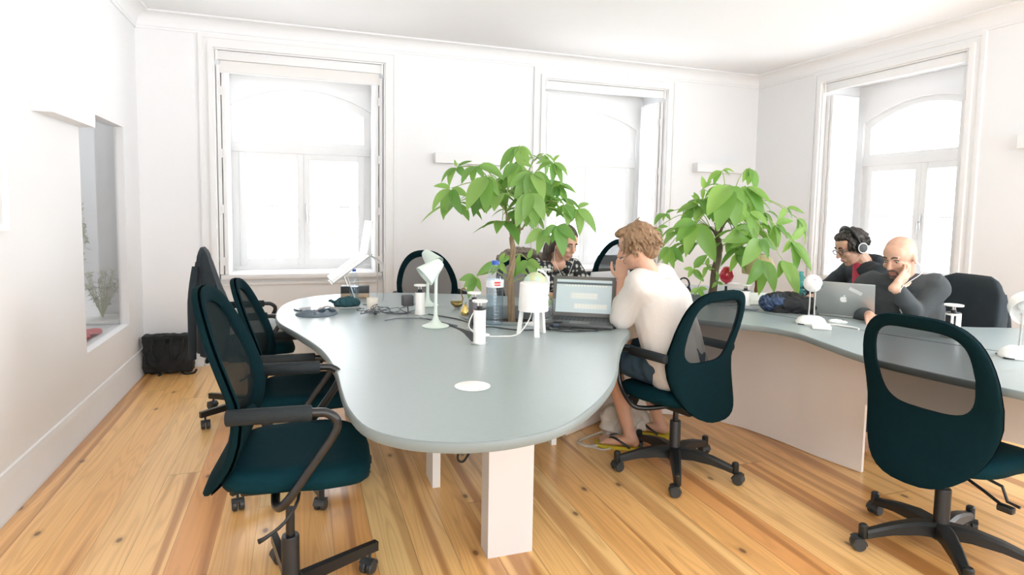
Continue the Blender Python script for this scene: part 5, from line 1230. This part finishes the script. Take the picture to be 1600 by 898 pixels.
# --- woman with long dark hair, across the table
fw_ = V((math.cos(A_(-76)), math.sin(A_(-76)))); ow = (1.60, 4.02); q = lambda a, l, u: P3(ow, fw_, a, l, u)
J = dict(pelvis=q(0, 0, .55), chest=q(.12, 0, .83), neck=q(.20, 0, .985), head=q(.245, .01, 1.06), shL=q(.18, .165, .92), shR=q(.18, -.165, .92), elL=q(.30, .24, .76), wrL=q(.50, .12, .765), elR=q(.28, -.25, .765), wrR=q(.55, -.10, .765),
         hipL=q(.05, .085, .55), hipR=q(.05, -.085, .55), knL=q(.42, .11, .52), knR=q(.42, -.11, .52), anL=q(.40, .1, .1), anR=q(.42, -.1, .1))
t = thing('person', 'woman with long dark hair in a black patterned top, half hidden by leaves', 'person', (1.60, 4.02, 0))
hm = head_frame(q(.275, .02, 1.10), (.22, -.91, -.36), (.05, -.2, 1))
bm = B(); add_body(bm, J, .85, .86); add_head(bm, hm, .93, .85)
add_hand(bm, J['wrL'], q(1, -.2, .0)-q(0, 0, 0)+V((0, 0, -.15)), (0, 0, 1), -1, .3, k=.88); add_hand(bm, J['wrR'], q(1, .2, .0)-q(0, 0, 0)+V((0, 0, -.15)), (0, 0, 1), 1, .35, k=.88)
add_foot(bm, J['anL'], q(.6, .1, 0)); add_foot(bm, J['anR'], q(.62, -.1, 0))
obj('body', blob(bm, .0055, 3), SKIN, t, 180, world=True); face_bits(t, hm, .93, (.05, .03, .02))
bm = B(); ch, pe = V(J['chest']), V(J['pelvis']); lt = (V(J['shL'])-V(J['shR'])).normalized()
for s, n_ in ((1, 'L'), (-1, 'R')):
    capsule(bm, pe + lt*s*.068, ch + lt*s*.06, .10, .095, 16); capsule(bm, ch + lt*s*.075, V(J['sh'+n_]) - lt*s*.015, .082, .056, 14)
    e_, s_ = V(J['el'+n_]), V(J['sh'+n_]); capsule(bm, V(J['neck']) - V((0, 0, .055)) + lt*s*.075, s_ + V((0, 0, .004)), .047, .062, 14); capsule(bm, s_, s_+(e_-s_)*.55, .058, .055, 14); sphere(bm, ch + lt*s*.06 + V((fw_.x, fw_.y, 0))*.055 + V((0, 0, .0)), .07)
obj('patterned_top', blob(bm, .007, 3, .004, 15, 2, 1), print_material(), t, 180, world=True)
bm = B(); capsule(bm, q(.02, .07, .56), q(.02, -.07, .56), .11, .11)
for n_ in 'LR': capsule(bm, J['hip'+n_], J['kn'+n_], .09, .068); capsule(bm, J['kn'+n_], V(J['an'+n_])+V((0, 0, .03)), .064, .045)
obj('trousers', blob(bm, .01, 3), mat('dark_jeans', (.03, .04, .06), .9), t, 180, world=True)
bm = B(); r3 = hm.to_3x3(); sphere(bm, hm @ V((-.02, 0, .038)), (.095, .080, .088), r3, 20); sphere(bm, hm @ V((-.05, 0, -.03)), (.055, .075, .08), r3)
for s in (-1, 1):
    for j in range(5):
        x = -.03-.012*j; tube(bm, [hm @ V((x+.03, s*.055, .075)), hm @ V((x+.015, s*.082, .0)), hm @ V((x, s*.088, -.08)), hm @ V((x+.01+.01*j, s*(.082+.006*j), -.165-.01*j)), hm @ V((x+.02, s*.075, -.205))], [.014, .018, .019, .016, .005], 8, 4)
obj('hair', blob(bm, .005, 1, .004, 45, 1, .4), mat('dark_brown_hair', (.05, .032, .022), .5, var=.4, scale=50), t, 180, world=True)
bm = B()
for s in (-1, 1): tube(bm, [hm @ V((.0, s*.078, -.02)), hm @ V((.03, s*.085, -.10)), q(.30, s*.05, .92), q(.31, 0, .84)], .0016, 5, 5)
obj('earphone_wire', bm, WCORD, t, world=True)

# --- bald man leaning his cheek on his hand
fm = V((-.86, -.51)).normalized(); om = (3.40, 2.62); q = lambda a, l, u: P3(om, fm, a, l, u); dv = lambda a, l, u: q(a, l, u)-q(0, 0, 0)
J = dict(pelvis=q(0, 0, .55), chest=q(.08, 0, .80), neck=q(.12, -.005, .975), head=q(.165, -.005, 1.06), shL=q(.10, .155, .925), shR=q(.10, -.185, .91),
         elL=V((3.267, 2.46, .772)), wrL=V((3.085, 2.45, .925)), elR=q(.18, -.30, .745), wrR=q(.40, -.12, .765),
         hipL=q(.05, .09, .55), hipR=q(.05, -.09, .55), knL=q(.42, .13, .52), knR=q(.42, -.13, .52), anL=q(.40, .12, .1), anR=q(.36, -.12, .1))
t = thing('person', 'bald man in a dark grey sweater resting his cheek on his hand', 'person', (3.40, 2.62, 0))
hm = head_frame(q(.205, -.02, 1.085), dv(.82, -.34, -.30), dv(.25, -.14, 1))
bm = B(); add_body(bm, J, 1.0, 1.0); add_head(bm, hm, 1.0, 1.05)
hd = (hm @ V((.0, .10, -.025))) - J['wrL']
add_hand(bm, J['wrL'] + V((0, 0, .01)), hd, dv(.35, .9, 0), -1, [.30, .28, .26, .3], k=.97, thumb_in=.2); add_hand(bm, J['wrR'], dv(.8, .3, -.15), (0, 0, 1), 1, .35)
add_foot(bm, J['anL'], q(.6, .12, 0)); add_foot(bm, J['anR'], q(.55, -.12, 0))
obj('body', blob(bm, .005, 3), SKIN2, t, 180, world=True); face_bits(t, hm, 1.0, (.07, .05, .04))
bm = B()
for a, b, ra in (((.094, -.018, -.047), (.097, 0, -.044), .0065), ((.097, 0, -.044), (.094, .018, -.047), .0065), ((.083, -.012, -.092), (.083, .012, -.092), .012), ((.088, -.024, -.052), (.08, -.026, -.085), .006), ((.088, .024, -.052), (.08, .026, -.085), .006)): capsule(bm, hm @ V(a), hm @ V(b), ra, ra, 8)
obj('beard', blob(bm, .0035, 1), mat('grey_stubble', (.16, .11, .09), .9, var=.3, scale=80), t, 180, world=True)
bm = B(); torso_cloth(bm, J, 1.03, -.1, .018); sleeve(bm, J, 'L', .066, .058, .040, .80); sleeve(bm, J, 'R', .066, .055, .040, .85)
obj('sweater', blob(bm, .008, 4, .009, 9, 8, .7), mat('charcoal_knit', (.055, .062, .066), .95, var=.12, scale=80, bump=.2), t, 180, world=True)
bm = B(); capsule(bm, q(.02, .07, .56), q(.02, -.07, .56), .115, .115)
for n_ in 'LR': capsule(bm, J['hip'+n_], J['kn'+n_], .095, .07); capsule(bm, J['kn'+n_], V(J['an'+n_])+V((0, 0, .03)), .066, .05)
obj('trousers', blob(bm, .01, 3), MATS['dark_jeans'], t, 180, world=True)
bm = B(); tube(bm, [hm @ V((-.0, .083, -.02)), hm @ V((.0, .11, -.08)), J['wrL']+V((.02, -.03, .01)), J['wrL']+V((.03, -.01, -.06)), J['elL']+V((-.06, .03, .06))], .0015, 5, 6); obj('earphone_wire', bm, WCORD, t, world=True)

# --- man with headphones in profile
fh = V((-.95, .30)).normalized(); oh = (3.78, 3.06); q = lambda a, l, u: P3(oh, fh, a, l, u); dv = lambda a, l, u: q(a, l, u)-q(0, 0, 0)
J = dict(pelvis=q(0, 0, .55), chest=q(.09, 0, .82), neck=q(.165, 0, .995), head=q(.235, 0, 1.075), shL=q(.14, .185, .93), shR=q(.14, -.185, .93),
         elL=q(.33, .24, .765), wrL=q(.58, .13, .775), elR=q(.30, -.25, .765), wrR=q(.56, -.10, .775),
         hipL=q(.05, .09, .55), hipR=q(.05, -.09, .55), knL=q(.44, .12, .52), knR=q(.44, -.12, .52), anL=q(.40, .12, .1), anR=q(.42, -.12, .1))
t = thing('person', 'man wearing black headphones and a dark jacket over a red shirt, in profile', 'person', (3.78, 3.06, 0))
hm = head_frame(q(.265, .0, 1.105), dv(.90, .06, -.40), dv(.36, 0, 1))
bm = B(); add_body(bm, J, 1.0, 1.0); add_head(bm, hm, 1.0)
add_hand(bm, J['wrL'], dv(.95, -.1, -.12), (0, 0, 1), -1, .3); add_hand(bm, J['wrR'], dv(.95, .1, -.12), (0, 0, 1), 1, .3)
add_foot(bm, J['anL'], q(.6, .12, 0)); add_foot(bm, J['anR'], q(.6, -.12, 0))
obj('body', blob(bm, .005, 3), SKIN2, t, 180, world=True); face_bits(t, hm, 1.0, (.03, .02, .015))
bm = B(); torso_cloth(bm, J, 1.02, -.1, .020); sleeve(bm, J, 'L', .068, .058, .042, .72); sleeve(bm, J, 'R', .068, .058, .042, .72)
capsule(bm, q(.10, .05, 1.02), q(.10, -.05, 1.02), .034, .034)
obj('jacket', blob(bm, .008, 4, .010, 9, 12, .7), mat('dark_navy_jacket', (.022, .030, .038), .85, var=.15, scale=60), t, 180, world=True)
bm = B(); capsule(bm, q(.20, 0, .985), q(.185, 0, .74), .042, .052, 14)
obj('red_shirt', blob(bm, .007, 3), mat('red_cotton', (.55, .06, .10), .85, var=.1), t, 180, world=True)
bm = B(); capsule(bm, q(.02, .07, .56), q(.02, -.07, .56), .115, .115)
for n_ in 'LR': capsule(bm, J['hip'+n_], J['kn'+n_], .095, .07); capsule(bm, J['kn'+n_], V(J['an'+n_])+V((0, 0, .03)), .066, .05)
obj('trousers', blob(bm, .01, 3), MATS['dark_jeans'], t, 180, world=True)
bm = B(); r3 = hm.to_3x3(); sphere(bm, hm @ V((-.020, 0, .040)), (.095, .078, .087), r3, 20); sphere(bm, hm @ V((-.06, 0, -.02)), (.042, .062, .05), r3); sphere(bm, hm @ V((.045, 0, .088)), (.036, .050, .032), r3)
hair_tufts(bm, hm, 90, 1, .02, .04, 1, 9, .011, .8, -.05)
obj('hair', blob(bm, .0045, 1, .004, 50, 6, .6), mat('black_hair', (.025, .019, .015), .5, var=.4, scale=60), t, 180, world=True)
hp = bpy.data.objects.new('headphones', None); C.objects.link(hp); hp.location = hm.translation; hp['label'] = 'black over-ear headphones worn by the man in profile by the window'; hp['category'] = 'headphones'
bm = B(); tube(bm, [hm @ V((-.005, .100*math.cos(a), .01+.132*math.sin(a))) for a in [PI*k/20 for k in range(21)]], .009, 8, flat=1.4); obj('headband', bm, BLACKP, hp, world=True)
for s in (-1, 1):
    m2 = hm @ Matrix.Translation((-.005, s*.083, -.005)) @ Matrix.Rotation(-s*PI/2, 4, 'X')
    bm = B(); lathe(bm, [(.0, -.0), (.036, 0), (.040, .008), (.040, .02), (.034, .03), (0, .032)], 24, m2.translation, m2.to_3x3()); ec = obj('ear_cup', bm, BLACKP, hp, world=True)
    bm = B(); lathe(bm, [(.030, .0305), (.031, .0325), (.0335, .0325), (.0345, .030)], 24, m2.translation, m2.to_3x3(), cap=False); obj('silver_ring', bm, STEEL, ec, world=True)
gl = bpy.data.objects.new('glasses', None); C.objects.link(gl); gl.location = hm.translation; gl['label'] = 'thin dark glasses worn by the man with headphones'; gl['category'] = 'glasses'
bm = B()
for s in (-1, 1):
    tube(bm, [hm @ V((.102, s*.032+.021*math.cos(a), .002+.016*math.sin(a))) for a in [2*PI*k/18 for k in range(19)]], .0022, 6); tube(bm, [hm @ V((.102, s*.052, .006)), hm @ V((.06, s*.077, .006)), hm @ V((.0, s*.085, .004))], .002, 6)
tube(bm, [hm @ V((.103, -.012, .005)), hm @ V((.107, 0, .007)), hm @ V((.103, .012, .005))], .002, 6); obj('frame', bm, BLACKP, gl, world=True)
t = thing('laptop', 'slim dark laptop under the hands of the man with headphones', 'laptop', (3.27, 3.20, Z0), 2.84)
bm = B(); box(bm, (-.11, -.16, 0), (.11, .16, .014), bev=.004); obj('body', bm, mat('charcoal_laptop', (.05, .053, .055), .4), t)
bm = B(); box(bm, (.11, -.16, .004), (.117, .16, .03), bev=.002)
obj('hinge_bar', bm, BLACKP, t)
